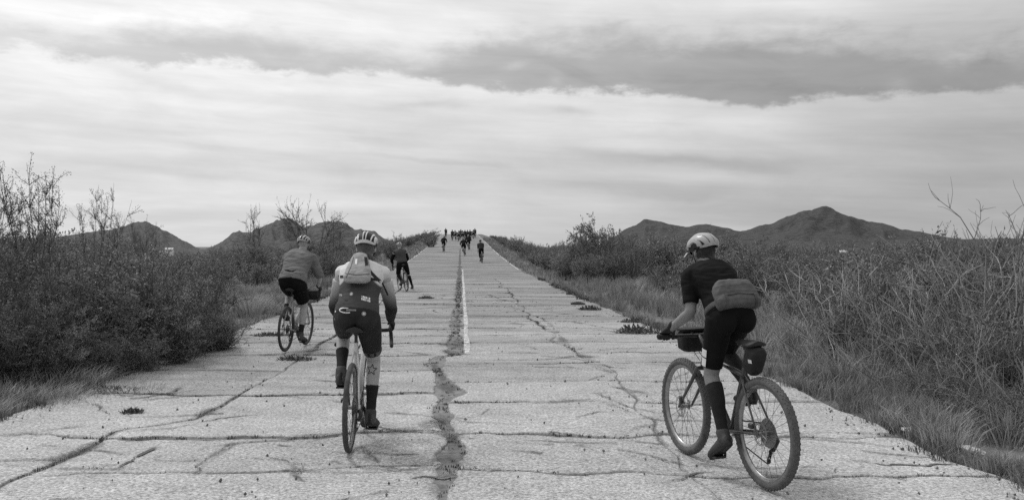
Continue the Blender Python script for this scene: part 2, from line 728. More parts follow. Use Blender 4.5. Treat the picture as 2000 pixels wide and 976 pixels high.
def edge_wob(X, d):
    if X <= ROAD_L + 0.01 or X >= ROAD_R - 0.01:
        return 0.22 * float(fbm(X * 3.1, d * 0.8, 8, 4))
    return 0.0


road = link('road', sheet('road', list(np.linspace(ROAD_L, ROAD_R, 11)), list(np.arange(46.0, 331, 1.5)), 0.0, M_road_far, edge_wob))
tag(road, 'old cracked chip-seal road running straight up over a rise', None, None, 'structure')
behind = link('slab', sheet('road_behind', list(np.linspace(ROAD_L, ROAD_R, 11)), list(np.arange(-40.0, 5.01, 1.5)), 0.0, M_road, edge_wob), road)
soil_bed = link('crack_soil', sheet('crack_soil', list(np.linspace(ROAD_L + 0.25, ROAD_R - 0.25, 9)), list(np.arange(4.0, 48, 1.0)), -0.011, M_cracksoil), road)

# cracked slabs --------------------------------------------------------------
_cd = [0, 6.7, 7.7, 9.36, 10.5, 11.6, 13.0, 13.9, 14.3, 18.7, 30, 60]
_cx = [-.11, -.11, -.06, -.20, -.11, -.22, -.38, -.30, -.08, -.10, -.07, -.06]
_wd = [0, 6.2, 6.7, 7.4, 8.1, 8.4, 9.4, 9.9, 10.4, 11.2, 12.0, 12.8, 13.6, 14.1, 14.6, 17, 17.8, 18.3, 20.5, 24, 25, 30, 50]
_ww = [.01, .02, .09, .10, .03, .05, .07, .05, .10, .10, .03, .10, .08, .03, .11, .11, .03, .09, .10, .09, .03, .09, .09]


def center_x(d):
    return np.interp(d, _cd, _cx) + 0.035 * fbm(d * 2.2, 0.3, 31, 3)


def center_w(d):
    return 1.3 * np.interp(d, _wd, _ww) * (0.75 + 0.9 * (fbm(d * 3.1, 4.4, 33, 3) + 0.25))


rowsL = [(5.0, 0), (6.9, .006), (8.2, .05), (10.45, .045), (12.4, .035), (14.05, .035), (15.8, .03), (17.2, .035), (18.4, .03), (19.8, .035), (21.4, .04), (23.4, .045), (26, .05), (28.5, .05), (31.5, .05), (35, .05), (40, .05), (46, 0)]
rowsR = [(5.0, 0), (6.7, .012), (8.14, .036), (9.82, .034), (11.3, .02), (13.1, .034), (14.4, .02), (16.0, .032), (17.3, .02), (18.6, .03), (20.2, .02), (21.8, .035), (23.6, .03), (25.5, .03), (27.5, .04), (29.8, .04), (32.5, .045), (36, .05), (40, .05), (46, 0)]
STAIN = []         # crack lines that get a fringe of dirt
WEED_PTS = []      # (X, d, width) samples along the cracks, for the weeds


def left_mid(d):
    return np.interp(d, [5, 8.5, 9.0, 12.5, 16, 46], [-3.1, -3.05, -2.5, -2.32, -2.3, -2.3]) + 0.10 * fbm(d * 0.9, 1.7, 41, 4)


def left_mid_w(d):
    return np.clip(0.045 * (0.55 + 2.2 * fbm(d * 0.7, 8.1, 42, 3)), 0.0008, 0.12) * np.interp(d, [5, 13, 18, 46], [1, 1, .35, .3])


def right_mid(d):
    return np.interp(d, [5, 9, 12.5, 15, 19, 46], [1.5, 1.75, 2.0, 1.7, 1.6, 1.7]) + 0.22 * fbm(d * 0.8, 2.9, 51, 4)


def right_mid_w(d):
    return np.clip(0.026 * (0.1 + 2.6 * fbm(d * 0.8, 9.3, 52, 3)), 0.0006, 0.06)


def warp_d(X, d):
    return 0.34 * fbm(X * 0.42, d * 0.23, 61, 3) + 0.15 * fbm(X * 2.4, d * 1.1, 62, 5, 0.55)


def edgeL(d):
    return np.interp(d, [5, 9, 13, 46], [-4.35, -4.4, -4.3, -4.3]) + 0.22 * fbm(ROAD_L * 3.1, d * 0.8, 8, 4)


def edgeR(d):
    return ROAD_R + 0.22 * fbm(ROAD_R * 3.1, d * 0.8, 8, 4)


def gapfn(w, X, d, sd):
    return np.clip(w * (0.35 + 2.6 * np.asarray(fbm(X * 0.9, d * 0.9, sd, 4))) + 0.016 * np.asarray(fbm(X * 9, d * 9, sd + 3, 3)) * min(1.0, w / 0.03), 0.0015, 0.14)


def add_slab(lo, lo_w, hi, hi_w, d0, w0, d1, w1, sd):
    nX = 44 if d0 < 16 else 26
    nD = max(8, int((d1 - d0) / (0.06 if d0 < 14 else 0.12)))
    s = np.linspace(0, 1, nX + 1)[None, :]
    t = np.linspace(0, 1, nD + 1)[:, None]
    # crumbled rim: the outermost ring dips
    s = np.concatenate([[0.0], [0.012], np.linspace(0.03, 0.97, nX - 3), [0.988], [1.0]])[None, :]
    t = np.concatenate([[0.0], [0.012], np.linspace(0.03, 0.97, nD - 3), [0.988], [1.0]])[:, None]
    dd = d0 + (d1 - d0) * t
    X0 = lo(dd) + lo_w(dd)
    X1 = hi(dd) - hi_w(dd)
    X = X0 + (X1 - X0) * s
    g0 = gapfn(w0, X, d0 + 0 * X, 71) if w0 else 0.0 * X
    g1 = gapfn(w1, X, d1 + 0 * X, 71) if w1 else 0.0 * X
    D0 = d0 + warp_d(X, d0 + 0 * X) * (1.0 if w0 else 0.0) + g0
    D1 = d1 + warp_d(X, d1 + 0 * X) * (1.0 if w1 else 0.0) - g1
    D = D0 + (D1 - D0) * t
    rim = np.zeros_like(X)
    rim[0, :] = rim[-1, :] = rim[:, 0] = rim[:, -1] = 1.0
    tilt = (random.uniform(-1, 1) * (s - 0.5) + random.uniform(-1, 1) * (t - 0.5)) * 0.006
    Z = zr(D) + 0.012 * fbm(X * 1.1, D * 0.8, 77, 3) + tilt - 0.005 * rim
    XW = X - SLOPE * D
    P = np.stack([XW, D, Z], -1)
    h, w = X.shape
    v = P.reshape(-1, 3)
    ii_ = np.arange(h - 1)[:, None] * w + np.arange(w - 1)[None, :]
    f = np.stack([ii_, ii_ + 1, ii_ + w + 1, ii_ + w], -1).reshape(-1, 4).tolist()
    # skirt
    ring = [(0, i) for i in range(w)] + [(j, w - 1) for j in range(1, h)] + [(h - 1, i) for i in range(w - 2, -1, -1)] + [(j, 0) for j in range(h - 2, 0, -1)]
    b = len(v)
    sk = np.array([P[j, i] + np.array([0, 0, -0.05]) for j, i in ring])
    v = np.concatenate([v, sk])
    n = len(ring)
    for k in range(n):
        a0 = ring[k][0] * w + ring[k][1]
        a1 = ring[(k + 1) % n][0] * w + ring[(k + 1) % n][1]
        f.append((a1, a0, b + k, b + (k + 1) % n))
    me = mesh_from('slab', v, f, M_road if d0 < 10 else (M_road_near if d0 < 19 else M_road_mid))
    link('slab', me, road)
    if w0 > 0.005:
        STAIN.append(([(float(X[0, i]), float(D[0, i] - g0[0, i])) for i in range(w)], w0))
    lw = np.ravel(lo_w(dd))
    if lw.max() > 0:
        STAIN.append(([(float(X[j, 0]) - float(lw[j]), float(D[j, 0])) for j in range(h)], float(lw.mean()) * 1.2))
    # weeds grow along the lower and the left crack of every slab
    for k in range(int((X1.mean() - X0.mean()) / 0.03)):
        q = random.random()
        xx = float(X[0, 0] + (X[0, -1] - X[0, 0]) * q)
        i = min(w - 1, int(q * (w - 1)))
        WEED_PTS.append((xx, float(D[0, i] - g0[0, i]), float(g0[0, i]) * 2))
    for k in range(int((d1 - d0) / 0.03)):
        j = random.randrange(h)
        ww_ = float(np.ravel(lo_w(dd))[j]) * 2
        WEED_PTS.append((float(X[j, 0]) - ww_ * random.random(), float(D[j, 0]), ww_))


random.seed(5)
zero = lambda d: 0.0 * d
for i in range(len(rowsL) - 1):
    (d0, w0), (d1, w1) = rowsL[i], rowsL[i + 1]
    add_slab(edgeL, zero, left_mid, left_mid_w, d0, w0, d1, w1, i)
    add_slab(left_mid, left_mid_w, center_x, center_w, d0, w0, d1, w1, i + 40)
for i in range(len(rowsR) - 1):
    (d0, w0), (d1, w1) = rowsR[i], rowsR[i + 1]
    add_slab(center_x, center_w, right_mid, right_mid_w, d0, w0, d1, w1, i + 80)
    add_slab(right_mid, right_mid_w, edgeR, zero, d0, w0, d1, w1, i + 120)

# dirt washed out along the cracks ---------------------------------------------


def dirt_mat():
    m = bpy.data.materials.new('crack_dirt')
    m.use_nodes = True
    t = m.node_tree
    b = t.nodes['Principled BSDF']
    b.inputs['Base Color'].default_value = grey(0.085)
    b.inputs['Roughness'].default_value = 0.95
    b.inputs['Specular IOR Level'].default_value = 0.1
    at = t.nodes.new('ShaderNodeAttribute')
    at.attribute_name = 'edge'
    g = t.nodes.new('ShaderNodeNewGeometry')
    a = t.nodes.new('ShaderNodeTexNoise')
    a.inputs['Scale'].default_value = 26.0
    a.inputs['Detail'].default_value = 5.0
    a.inputs['Roughness'].default_value = 0.8
    t.links.new(g.outputs['Position'], a.inputs['Vector'])
    c = t.nodes.new('ShaderNodeTexNoise')
    c.inputs['Scale'].default_value = 1.7
    c.inputs['Detail'].default_value = 3.0
    t.links.new(g.outputs['Position'], c.inputs['Vector'])

    def mth(op, x, y):
        n = t.nodes.new('ShaderNodeMath')
        n.operation = op
        n.use_clamp = op == 'MULTIPLY'
        for i, q in enumerate((x, y)):
            if isinstance(q, float):
                n.inputs[i].default_value = q
            else:
                t.links.new(q, n.inputs[i])
        return n.outputs[0]
    r = t.nodes.new('ShaderNodeMapRange')
    r.inputs['From Min'].default_value = 0.36
    r.inputs['From Max'].default_value = 0.64
    t.links.new(a.outputs['Fac'], r.inputs['Value'])
    r2 = t.nodes.new('ShaderNodeMapRange')
    r2.inputs['From Min'].default_value = 0.42
    r2.inputs['From Max'].default_value = 0.62
    r2.inputs['To Min'].default_value = 0.05
    t.links.new(c.outputs['Fac'], r2.inputs['Value'])
    al = mth('MULTIPLY', mth('MULTIPLY', at.outputs['Fac'], r.outputs[0]), r2.outputs[0])
    t.links.new(mth('MULTIPLY', al, 0.95), b.inputs['Alpha'])
    return m


M_dirt = dirt_mat()


def dirt(pts, w):
    v, f, e = [], [], []
    for k, (X, d) in enumerate(pts):
        a, b = pts[max(0, k - 1)], pts[min(len(pts) - 1, k + 1)]
        tx, ty = b[0] - a[0], b[1] - a[1]
        L = math.hypot(tx, ty) or 1
        ww_ = (0.030 + w * 1.7) * max(0.25, 0.75 + 1.8 * float(fbm(X * 1.3, d * 1.3, 113, 3)))
        for s, al in ((-1, 0.0), (-0.45, 0.75), (0.0, 1.0), (0.45, 0.75), (1, 0.0)):
            XX, D2 = X - ty / L * s * ww_, d + tx / L * s * ww_
            v.append((rx(XX, D2), D2, float(zr(D2)) + 0.012 * float(fbm(XX * 1.1, D2 * 0.8, 77, 3)) + 0.0065))
            e.append(al)
        if k:
            q = len(v) - 10
            for j in range(4):
                f.append((q + j, q + j + 1, q + j + 6, q + j + 5))
    me = mesh_from('crack_dirt', v, f, M_dirt)
    at = me.attributes.new('edge', 'FLOAT', 'POINT')
    at.data.foreach_set('value', e)
    link('crack_dirt', me, road)


for pts, w in STAIN:
    dirt(pts, min(w, 0.10))

# worn painted lines ----------------------------------------------------------


def paint_mat(name, v, lo, hi):
    m = bpy.data.materials.new(name)
    m.use_nodes = True
    t = m.node_tree
    b = t.nodes['Principled BSDF']
    b.inputs['Base Color'].default_value = grey(v)
    b.inputs['Roughness'].default_value = 0.8
    g = t.nodes.new('ShaderNodeNewGeometry')
    a = t.nodes.new('ShaderNodeTexNoise')
    a.inputs['Scale'].default_value = 5.0
    a.inputs['Detail'].default_value = 6.0
    a.inputs['Roughness'].default_value = 0.75
    t.links.new(g.outputs['Position'], a.inputs['Vector'])
    r = t.nodes.new('ShaderNodeMapRange')
    r.inputs['From Min'].default_value = lo
    r.inputs['From Max'].default_value = hi
    t.links.new(a.outputs['Fac'], r.inputs['Value'])
    t.links.new(r.outputs['Result'], b.inputs['Alpha'])
    return m


M_paint = paint_mat('worn_road_paint', 0.64, 0.36, 0.60)


def line(name, X0, d0, d1, width, lift, step=0.4):
    v, f = [], []
    n = int((d1 - d0) / step)
    for k in range(n + 1):
        d = d0 + (d1 - d0) * k / n
        c = X0 + 0.02 * float(fbm(d * 0.4, X0, 91, 2))
        w = width * (0.5 + 0.25 * float(fbm(d * 2.0, X0 + 3, 92, 3)))
        for s in (-1, 1):
            X = c + s * w
            z = float(zr(d)) + (0.012 * float(fbm(X * 1.1, d * 0.8, 77, 3)) if d < 46 else 0.0) + lift
            v.append((rx(X, d), d, z))
        if k:
            b = len(v) - 4
            f.append((b, b + 1, b + 3, b + 2))
    return link(name, mesh_from(name, v, f, M_paint), road)


line('centre_line', 0.105, 14.2, 60, 0.085, 0.008)
line('edge_line', ROAD_R - 0.12, 60, 235, 0.10, 0.008, 1.0)
line('edge_line', ROAD_L + 0.12, 60, 235, 0.10, 0.008, 1.0)
v, f = [], []
for k in range(60):
    d = 45.9 + 64 * k / 59
    for s in (-1, 1):
        v.append((rx(-0.08 + s * (0.11 + 0.16 * float(fbm(d * 0.7, 1, 95, 3))) * (1 - 0.6 * k / 59), d), d, float(zr(d)) + 0.014))
    if k:
        b = len(v) - 4
        f.append((b, b + 1, b + 3, b + 2))
link('worn_strip', mesh_from('worn_strip', v, f, mat('worn_strip', 0.085, 0.95, 0.5, 2)), road)

# fine branching cracks that do not part the slabs ------------------------------
M_crack = mat('hairline_crack', 0.10, 0.95, 0.3, 20)  # flat strips in the tone of dark crack dirt


def crack(pxpts, w, hard=True):
    """hairline crack through photograph points on the road"""
    P = []
    for px, py in pxpts:
        d = F * EYE / (py - 480)
        P.append(((px - 1000) / F * d, d))
    Q = []
    for a, b in zip(P[:-1], P[1:]):
        L = math.hypot(b[0] - a[0], b[1] - a[1])
        n = max(2, int(L / 0.04))
        for k in range(n):
            q = k / n
            Q.append((a[0] + (b[0] - a[0]) * q, a[1] + (b[1] - a[1]) * q))
    Q.append(P[-1])
    v, f = [], []
    for k, (x, d) in enumerate(Q):
        e = 0.06 * float(fbm(x * 7, d * 7, 101, 5, 0.65))
        x2, d2 = x + e, d + 0.10 * float(fbm(x * 7 + 9, d * 5, 102, 5, 0.65))
        a, b = Q[max(0, k - 1)], Q[min(len(Q) - 1, k + 1)]
        tx, ty = b[0] - a[0], b[1] - a[1]
        L = math.hypot(tx, ty) or 1
        ww_ = w * max(0.15, 0.5 + 1.6 * float(fbm(x * 6, d * 6, 103, 3))) * min(1, 6 * min(k + 0.3, len(Q) - k - 0.7) / len(Q))
        for s in (-1, 1):
            xx, d3 = x2 - ty / L * s * ww_, d2 + tx / L * s * ww_
            X = xx + SLOPE * d3
            v.append((xx, d3, float(zr(d3)) + 0.012 * float(fbm(X * 1.1, d3 * 0.8, 77, 3)) + 0.0075))
        if k:
            bb = len(v) - 4
            f.append((bb, bb + 1, bb + 3, bb + 2))
        WEED_PTS.append((x2 + SLOPE * d2, d2, ww_ * 1.2))
    if hard:
        link('crack', mesh_from('crack', v, f, M_crack), road)
    dirt([(x + SLOPE * d, d) for x, d in Q], w * 0.7)


for pts, w in [([(380, 928), (400, 905), (425, 885), (460, 865)], .012), ([(60, 915), (200, 917), (290, 915)], .02), ([(90, 900), (150, 885), (190, 862), (240, 838)], .05),
               ([(230, 915), (270, 890), (310, 872)], .018), ([(1130, 868), (1180, 885), (1250, 892)], .02), ([(1180, 846), (1240, 836), (1280, 828)], .03),
               ([(800, 934), (850, 932), (900, 926)], .015), ([(1060, 885), (1000, 880)], .008), ([(1290, 948), (1340, 930), (1380, 922)], .014),
               ([(1660, 900), (1740, 912), (1900, 905)], .018), ([(1560, 925), (1650, 918)], .012), ([(1730, 930), (1780, 940)], .018), ([(1570, 795), (1640, 800), (1760, 806)], .03),
               ([(1560, 848), (1650, 846), (1790, 850), (1840, 853)], .035), ([(1100, 625), (1180, 640), (1240, 650)], .03), ([(1000, 600), (1060, 622), (1080, 640), (1120, 690), (1165, 700)], .035),
               ([(1160, 715), (1195, 728), (1150, 742)], .05), ([(1165, 748), (1220, 760), (1290, 772)], .025), ([(1190, 788), (1260, 815), (1300, 822)], .03),
               ([(940, 570), (980, 585), (1010, 592)], .04), ([(330, 770), (370, 745)], .06), ([(700, 870), (740, 905)], .006)]:
    crack(pts, w, w < 0.02)

ck = random.Random(12)
for k in range(150):
    d = 6.2 + 24 * ck.random() ** 1.3
    X = ck.uniform(-3.9, 3.4)
    an = ck.choice((0.0, 0.1, -0.12, 0.25, -0.3, 0.8, -0.8)) + ck.gauss(0, 0.15)
    if ck.random() < 0.5:
        an += PI
    x = rx(X, d)
    pts = [(x, d)]
    for j in range(ck.randrange(3, 7)):
        an += ck.gauss(0, 0.30)
        st = ck.uniform(0.12, 0.32) * (1 + d * 0.02)
        x, d = x + math.cos(an) * st, max(5.6, d + math.sin(an) * st)
        if not (ROAD_L + 0.1 < x + SLOPE * d < ROAD_R - 0.1):
            break
        pts.append((x, d))
    if len(pts) > 2:
        crack([(1000 + x / d * F, 480 + F * EYE / d) for x, d in pts], ck.uniform(0.002, 0.008) * (1 + d * 0.05), k % 2 == 0)

# ------------------------------------------------------------------ hills
M_hill = mat('scrub_hillside', 0.075, 0.95, 0.55, 0.22, 2.0, 0.3, detail=6.0)
M_hill2 = mat('far_mountainside', 0.052, 0.95, 0.5, 0.08, 6.0, 0.1, detail=6.0)


def hill(name, pts, D, depth, m, label, seed, rough=0.07):
    """ridge whose skyline passes through the given photograph points at distance D"""
    pts = sorted(pts)
    pxs = np.array([p[0] for p in pts], float)
    xs = (pxs - 1000) / F * D
    hs = EYE + (480 - np.array([p[1] for p in pts], float)) * D / F + 7.0
    n = 170
    X = np.linspace(xs[0], xs[-1], n)
    H = np.interp(X, xs, hs)
    kk = np.exp(-0.5 * (np.arange(-4, 5) / 1.6) ** 2)
    H = np.convolve(np.pad(H, 4, mode='edge'), kk / kk.sum(), 'valid')
    Y = np.linspace(-1, 1, 41)
    GX, GY = np.meshgrid(X, Y)
    w = (xs[-1] - xs[0])
    HH = H[None, :]
    Z = HH * np.maximum(0, 1 - np.abs(GY) ** 1.25)
    rid = np.abs(fbm(GX / w * 16, GY * 2.2, seed, 4)) * 1.3
    Z = Z * (1 - rid * np.minimum(1, np.abs(GY) * 2.2) * 0.65)
    Z = Z + HH.max() * rough * fbm(GX / w * 42, GY * 6, seed + 5, 4) * np.minimum(1, HH / HH.max() * 2)
    Z = Z - 7.0
    WY = D + GY * depth + 0.15 * depth * fbm(GX / w * 5, GY, seed + 9, 2)
    v = np.stack([GX.ravel() * (1 + GY.ravel() * depth / D), WY.ravel(), Z.ravel()], 1)
    i2 = np.arange(40)[:, None] * n + np.arange(n - 1)[None, :]
    f = np.stack([i2, i2 + 1, i2 + n + 1, i2 + n], -1).reshape(-1, 4)
    o = link(name, mesh_from(name, v, f, m))
    tag(o, label, None, None, 'structure')
    return o


hill('hill', [(-160, 500), (-60, 480), (40, 474), (130, 462), (185, 450), (235, 440), (255, 433), (272, 431), (300, 440), (345, 462), (385, 482), (430, 500)], 900, 160, M_hill, 'rounded dark hill on the skyline behind the near thicket', 201)
hill('hill', [(350, 504), (400, 484), (425, 470), (445, 456), (462, 450), (480, 453), (500, 448), (520, 440), (540, 429), (555, 425), (575, 430), (600, 444), (625, 438), (650, 430), (668, 432), (690, 446), (705, 448), (728, 450), (745, 462), (780, 478), (840, 500)], 760, 130, M_hill, 'dark two-humped hill behind the cyclist in the grey top', 211)
hill('mountain', [(1080, 510), (1150, 490), (1190, 468), (1215, 452), (1243, 440), (1262, 426), (1278, 432), (1300, 434), (1330, 440), (1345, 442), (1376, 436), (1400, 443), (1430, 452), (1480, 460), (1600, 474), (1700, 496)], 1900, 320, M_hill2, 'low jagged mountain ridge beyond the scrub', 221, 0.055)
hill('mountain', [(1280, 510), (1360, 474), (1430, 456), (1460, 446), (1500, 438), (1540, 420), (1558, 412), (1580, 410), (1605, 401), (1622, 405), (1660, 420), (1690, 430), (1740, 438), (1790, 450), (1850, 463), (1900, 468), (1960, 464), (2060, 470), (2200, 505)], 2600, 420, M_hill2, 'broad dark mountain with a single peak on the skyline', 231, 0.055)
# ------------------------------------------------------------------ vegetation
M_leaf = mat('dusty_leaf', 0.235, 0.75, 0.3, 2.0, island=0.45, orand=0.22, transl=0.15)
M_leaf2 = mat('grey_leaf', 0.14, 0.75, 0.3, 2.0, island=0.45, orand=0.2, transl=0.15)
M_bark = mat('dark_bark', 0.12, 0.9, 0.3, 12, island=0.3)
M_twig = mat('dead_twig', 0.27, 0.85, 0.35, 4, island=0.55, orand=0.15)
M_grass = mat('dry_grass', 0.26, 0.85, 0.45, 0.9, island=0.45, transl=0.2)
M_weed = mat('crack_weed', 0.10, 0.85, 0.35, 3, island=0.5, transl=0.1)


class Plant:
    def __init__(self, seed):
        self.r = random.Random(seed)
        self.sv, self.sf, self.lv, self.lf = [], [], [], []

    def stick(self, pts, r0, r1, n=3):
        b = len(self.sv)
        m = len(pts)
        a0 = self.r.random() * 6
        for i, p in enumerate(pts):
            t = (pts[min(i + 1, m - 1)] - pts[max(i - 1, 0)]).normalized()
            x = t.cross(Vector((0.31, 0.87, 0.11))).normalized()
            y = t.cross(x)
            r = r0 + (r1 - r0) * i / (m - 1)
            for k in range(n):
                a = a0 + 2 * PI * k / n
                self.sv.append(p + x * math.cos(a) * r + y * math.sin(a) * r)
        for i in range(m - 1):
            for k in range(n):
                self.sf.append((b + i * n + k, b + i * n + (k + 1) % n, b + (i + 1) * n + (k + 1) % n, b + (i + 1) * n + k))

    def path(self, p, d, L, k, wob, up):
        pts = [p.copy()]
        d = d.normalized()
        for i in range(k):
            d = (d + Vector((self.r.gauss(0, wob), self.r.gauss(0, wob), self.r.gauss(0, wob) + up))).normalized()
            p = p + d * (L / k)
            pts.append(p)
        return pts

    def leaf(self, p, size, d=None, slim=0.42):
        r = self.r
        a = Vector((r.gauss(0, 1), r.gauss(0, 1), r.gauss(0, 1) + 0.3))
        if d is not None:
            a = a * 0.6 + d * 0.9
        a.normalize()
        b = a.cross(Vector((r.gauss(0, 1), r.gauss(0, 1), r.gauss(0, 1)))).normalized()
        s = size * r.uniform(0.6, 1.35)
        k = len(self.lv)
        self.lv += [p, p + a * s * 0.5 + b * s * slim * 0.5, p + a * s, p + a * s * 0.5 - b * s * slim * 0.5]
        self.lf.append((k, k + 1, k + 2, k + 3))

    def meshes(self, name, ms, ml):
        s = mesh_from(name + '_stems', [tuple(q) for q in self.sv], self.sf, ms)
        l = mesh_from(name + '_leaves', [tuple(q) for q in self.lv], self.lf, ml, False) if self.lf else None
        return s, l


def leafy(seed, stems=16, leaves=7000, lsize=0.030, spread=0.62, up=0.05, tall=1.0, sprays=0):
    """many-stemmed desert shrub, about 1 m high and 1.1 m across at scale 1"""
    P = Plant(seed)
    r = P.r
    twigs = []
    for i in range(stems):
        a = 2 * PI * (i + r.random()) / stems
        lean = spread * math.sqrt(r.random()) * 1.25
        d = Vector((math.cos(a) * lean, math.sin(a) * lean, 1.0))
        L = r.uniform(0.62, 1.02) * tall * (1.0 - 0.25 * lean)
        pts = P.path(Vector((math.cos(a) * 0.07, math.sin(a) * 0.07, -0.05)), d, L, 7, 0.10, up)
        P.stick(pts, 0.013, 0.003, 4)
        for k in range(11):
            j = r.randrange(1, 7)
            q = pts[j].lerp(pts[min(j + 1, 7)], r.random())
            d2 = Vector((r.gauss(0, 1), r.gauss(0, 1), r.gauss(0.45, 0.6))).normalized()
            t = P.path(q, d2 * 0.8 + (pts[j] - pts[j - 1]).normalized() * 0.7, r.uniform(0.14, 0.34), 4, 0.22, 0.05)
            P.stick(t, 0.004, 0.0015)
            twigs.append(t)
            for m in range(2):
                t2 = P.path(t[r.randrange(1, 4)], Vector((r.gauss(0, 1), r.gauss(0, 1), r.gauss(0.3, 0.7))), r.uniform(0.08, 0.18), 3, 0.25, 0.05)
                P.stick(t2, 0.002, 0.001)
                twigs.append(t2)
    for i in range(sprays):
        a = r.random() * 6.28
        d = Vector((math.cos(a) * 0.22, math.sin(a) * 0.22, 1.0))
        pts = P.path(Vector((0, 0, 0.2)), d, r.uniform(1.0, 1.45) * tall, 8, 0.07, 0.06)
        P.stick(pts, 0.008, 0.0015)
        for k in range(16):
            j = r.randrange(3, 8)
            t = P.path(pts[j], Vector((r.gauss(0, 0.7), r.gauss(0, 0.7), 1.0)), r.uniform(0.12, 0.26), 4, 0.2, 0.05)
            P.stick(t, 0.003, 0.001)
            twigs += [t, t]
    for i in range(leaves):
        t = twigs[r.randrange(len(twigs))]
        j = r.randrange(len(t) - 1)
        p = t[j].lerp(t[j + 1], r.random()) + Vector((r.gauss(0, 0.012), r.gauss(0, 0.012), r.gauss(0, 0.012)))
        P.leaf(p, lsize, (t[j + 1] - t[j]).normalized())
    return P


def twiggy(seed, stems=34, spread=0.75, fine=4):
    """leafless shrub of thin pale arching stems, about 1 m high at scale 1"""
    P = Plant(seed)
    r = P.r
    for i in range(stems):
        a = r.random() * 6.283
        rad = 0.45 * math.sqrt(r.random())
        lean = spread * r.uniform(0.1, 1.0)
        d = Vector((math.cos(a) * lean + r.gauss(0, 0.2), math.sin(a) * lean + r.gauss(0, 0.2), 1.0))
        pts = P.path(Vector((math.cos(a) * rad, math.sin(a) * rad, -0.05)), d, r.uniform(0.6, 1.15), 9, 0.15, r.choice((0.05, 0.03, -0.04)))
        P.stick(pts, r.uniform(0.006, 0.011), 0.0024)
        for k in range(fine):
            j = r.randrange(2, 9)
            t = P.path(pts[j], (pts[j] - pts[j - 1]).normalized() + Vector((r.gauss(0, 0.8), r.gauss(0, 0.8), r.gauss(0.1, 0.5))), r.uniform(0.15, 0.42), 5, 0.20, 0.03)
            P.stick(t, 0.0036, 0.0012)
            for m in range(1):
                t2 = P.path(t[r.randrange(1, 4)], (t[2] - t[1]).normalized() + Vector((r.gauss(0, 0.8), r.gauss(0, 0.8), 0.2)), r.uniform(0.08, 0.2), 3, 0.2, 0.04)
                P.stick(t2, 0.002, 0.001)
    return P


def tree(seed, bare=False, leaves=9000):
    """small desert tree, about 1 m high at scale 1: limbs forking low into a round airy crown of fine twigs"""
    P = Plant(seed)
    r = P.r
    tips = []
    for k in range(6):
        a = k * 1.047 + r.random() * 0.7
        d = Vector((math.cos(a) * r.uniform(0.15, 0.7), math.sin(a) * r.uniform(0.15, 0.7), 1))
        limb = P.path(Vector((0.02 * math.cos(a), 0.02 * math.sin(a), -0.03)), d, r.uniform(0.55, 0.8), 8, 0.10, 0.02)
        P.stick(limb, 0.018, 0.004, 5)
        for m in range(20 if not bare else 17):
            j = r.randrange(2, 9)
            out = (limb[j] - Vector((0, 0, 0.45))).normalized()
            t = P.path(limb[j], out * 0.8 + Vector((r.gauss(0, 0.6), r.gauss(0, 0.6), r.gauss(0.35, 0.4))), r.uniform(0.14, 0.34), 5, 0.16, 0.04)
            P.stick(t, 0.0038, 0.0012)
            tips.append(t)
            for q in range(4):
                t2 = P.path(t[r.randrange(1, 5)], (t[3] - t[1]).normalized() + Vector((r.gauss(0, 0.7), r.gauss(0, 0.7), r.gauss(0.2, 0.4))), r.uniform(0.06, 0.18), 4, 0.2, 0.04)
                P.stick(t2, 0.0018, 0.0008)
                tips.append(t2)
    if not bare:
        for i in range(leaves):
            t = tips[r.randrange(len(tips))]
            j = r.randrange(len(t) - 1)
            P.leaf(t[j].lerp(t[j + 1], r.random()) + Vector((r.gauss(0, .006), r.gauss(0, .006), r.gauss(0, .006))), 0.013, (t[j + 1] - t[j]).normalized())
    return P


LEAFY = [leafy(300 + i, stems=(16, 20, 14, 18, 15)[i], leaves=(8500, 9500, 7000, 9000, 8000)[i], spread=(0.62, 0.75, 0.5, 0.8, 0.6)[i], sprays=0).meshes('leafy%d' % i, M_bark, M_leaf) for i in range(5)]
GREYS = [leafy(330 + i, stems=18, leaves=6000, lsize=0.03, spread=0.85).meshes('grey%d' % i, M_twig, M_leaf2) for i in range(2)]
SPRAY = [leafy(340 + i, stems=12, leaves=22000, lsize=0.013, spread=0.42, sprays=10).meshes('spray%d' % i, M_bark, M_leaf) for i in range(2)]
TWIGGY = [twiggy(350 + i).meshes('twiggy%d' % i, M_twig, None) for i in range(3)]
DENSE = [leafy(380 + i, stems=26, leaves=15000, lsize=0.034, spread=0.8).meshes('dense%d' % i, M_bark, M_leaf) for i in range(2)]
NEARB = [leafy(400 + i, stems=22, leaves=21000, lsize=0.019, spread=(0.7, 0.85, 0.6)[i], sprays=(0, 0, 2)[i]).meshes('near%d' % i, M_bark, (M_leaf, M_leaf2, M_leaf)[i]) for i in range(3)]
TREES = [tree(360).meshes('treeA', M_bark, M_leaf), tree(361).meshes('treeB', M_bark, M_leaf)]
BARE = tree(365, True).meshes('bare', M_twig, None)
vr = random.Random(77)


ZM = {}


def zmax_of(s, l):
    if s.name not in ZM:
        src_ = l or s
        a = np.empty(len(src_.vertices) * 3, np.float32)
        src_.vertices.foreach_get('co', a)
        ZM[s.name] = float(np.percentile(a.reshape(-1, 3)[:, 2], 99.7))
    return ZM[s.name]


def plant(kind, x, d, h, w, label, cat='shrub', group=None, name='shrub', rot=None, parts=('stems', 'foliage'), sink=0.0):
    s, l = kind
    o = empty(name, (x, d, float(gz(x, d)) - sink), (0, 0, vr.random() * 6.283 if rot is None else rot))
    k = zmax_of(s, l)
    o.scale = (w, w, h / k)
    link(parts[0], s, o)
    if l:
        link(parts[1], l, o)
    tag(o, label, cat, group)
    return o


def atx(px, d):
    return (px - 1000) / F * d


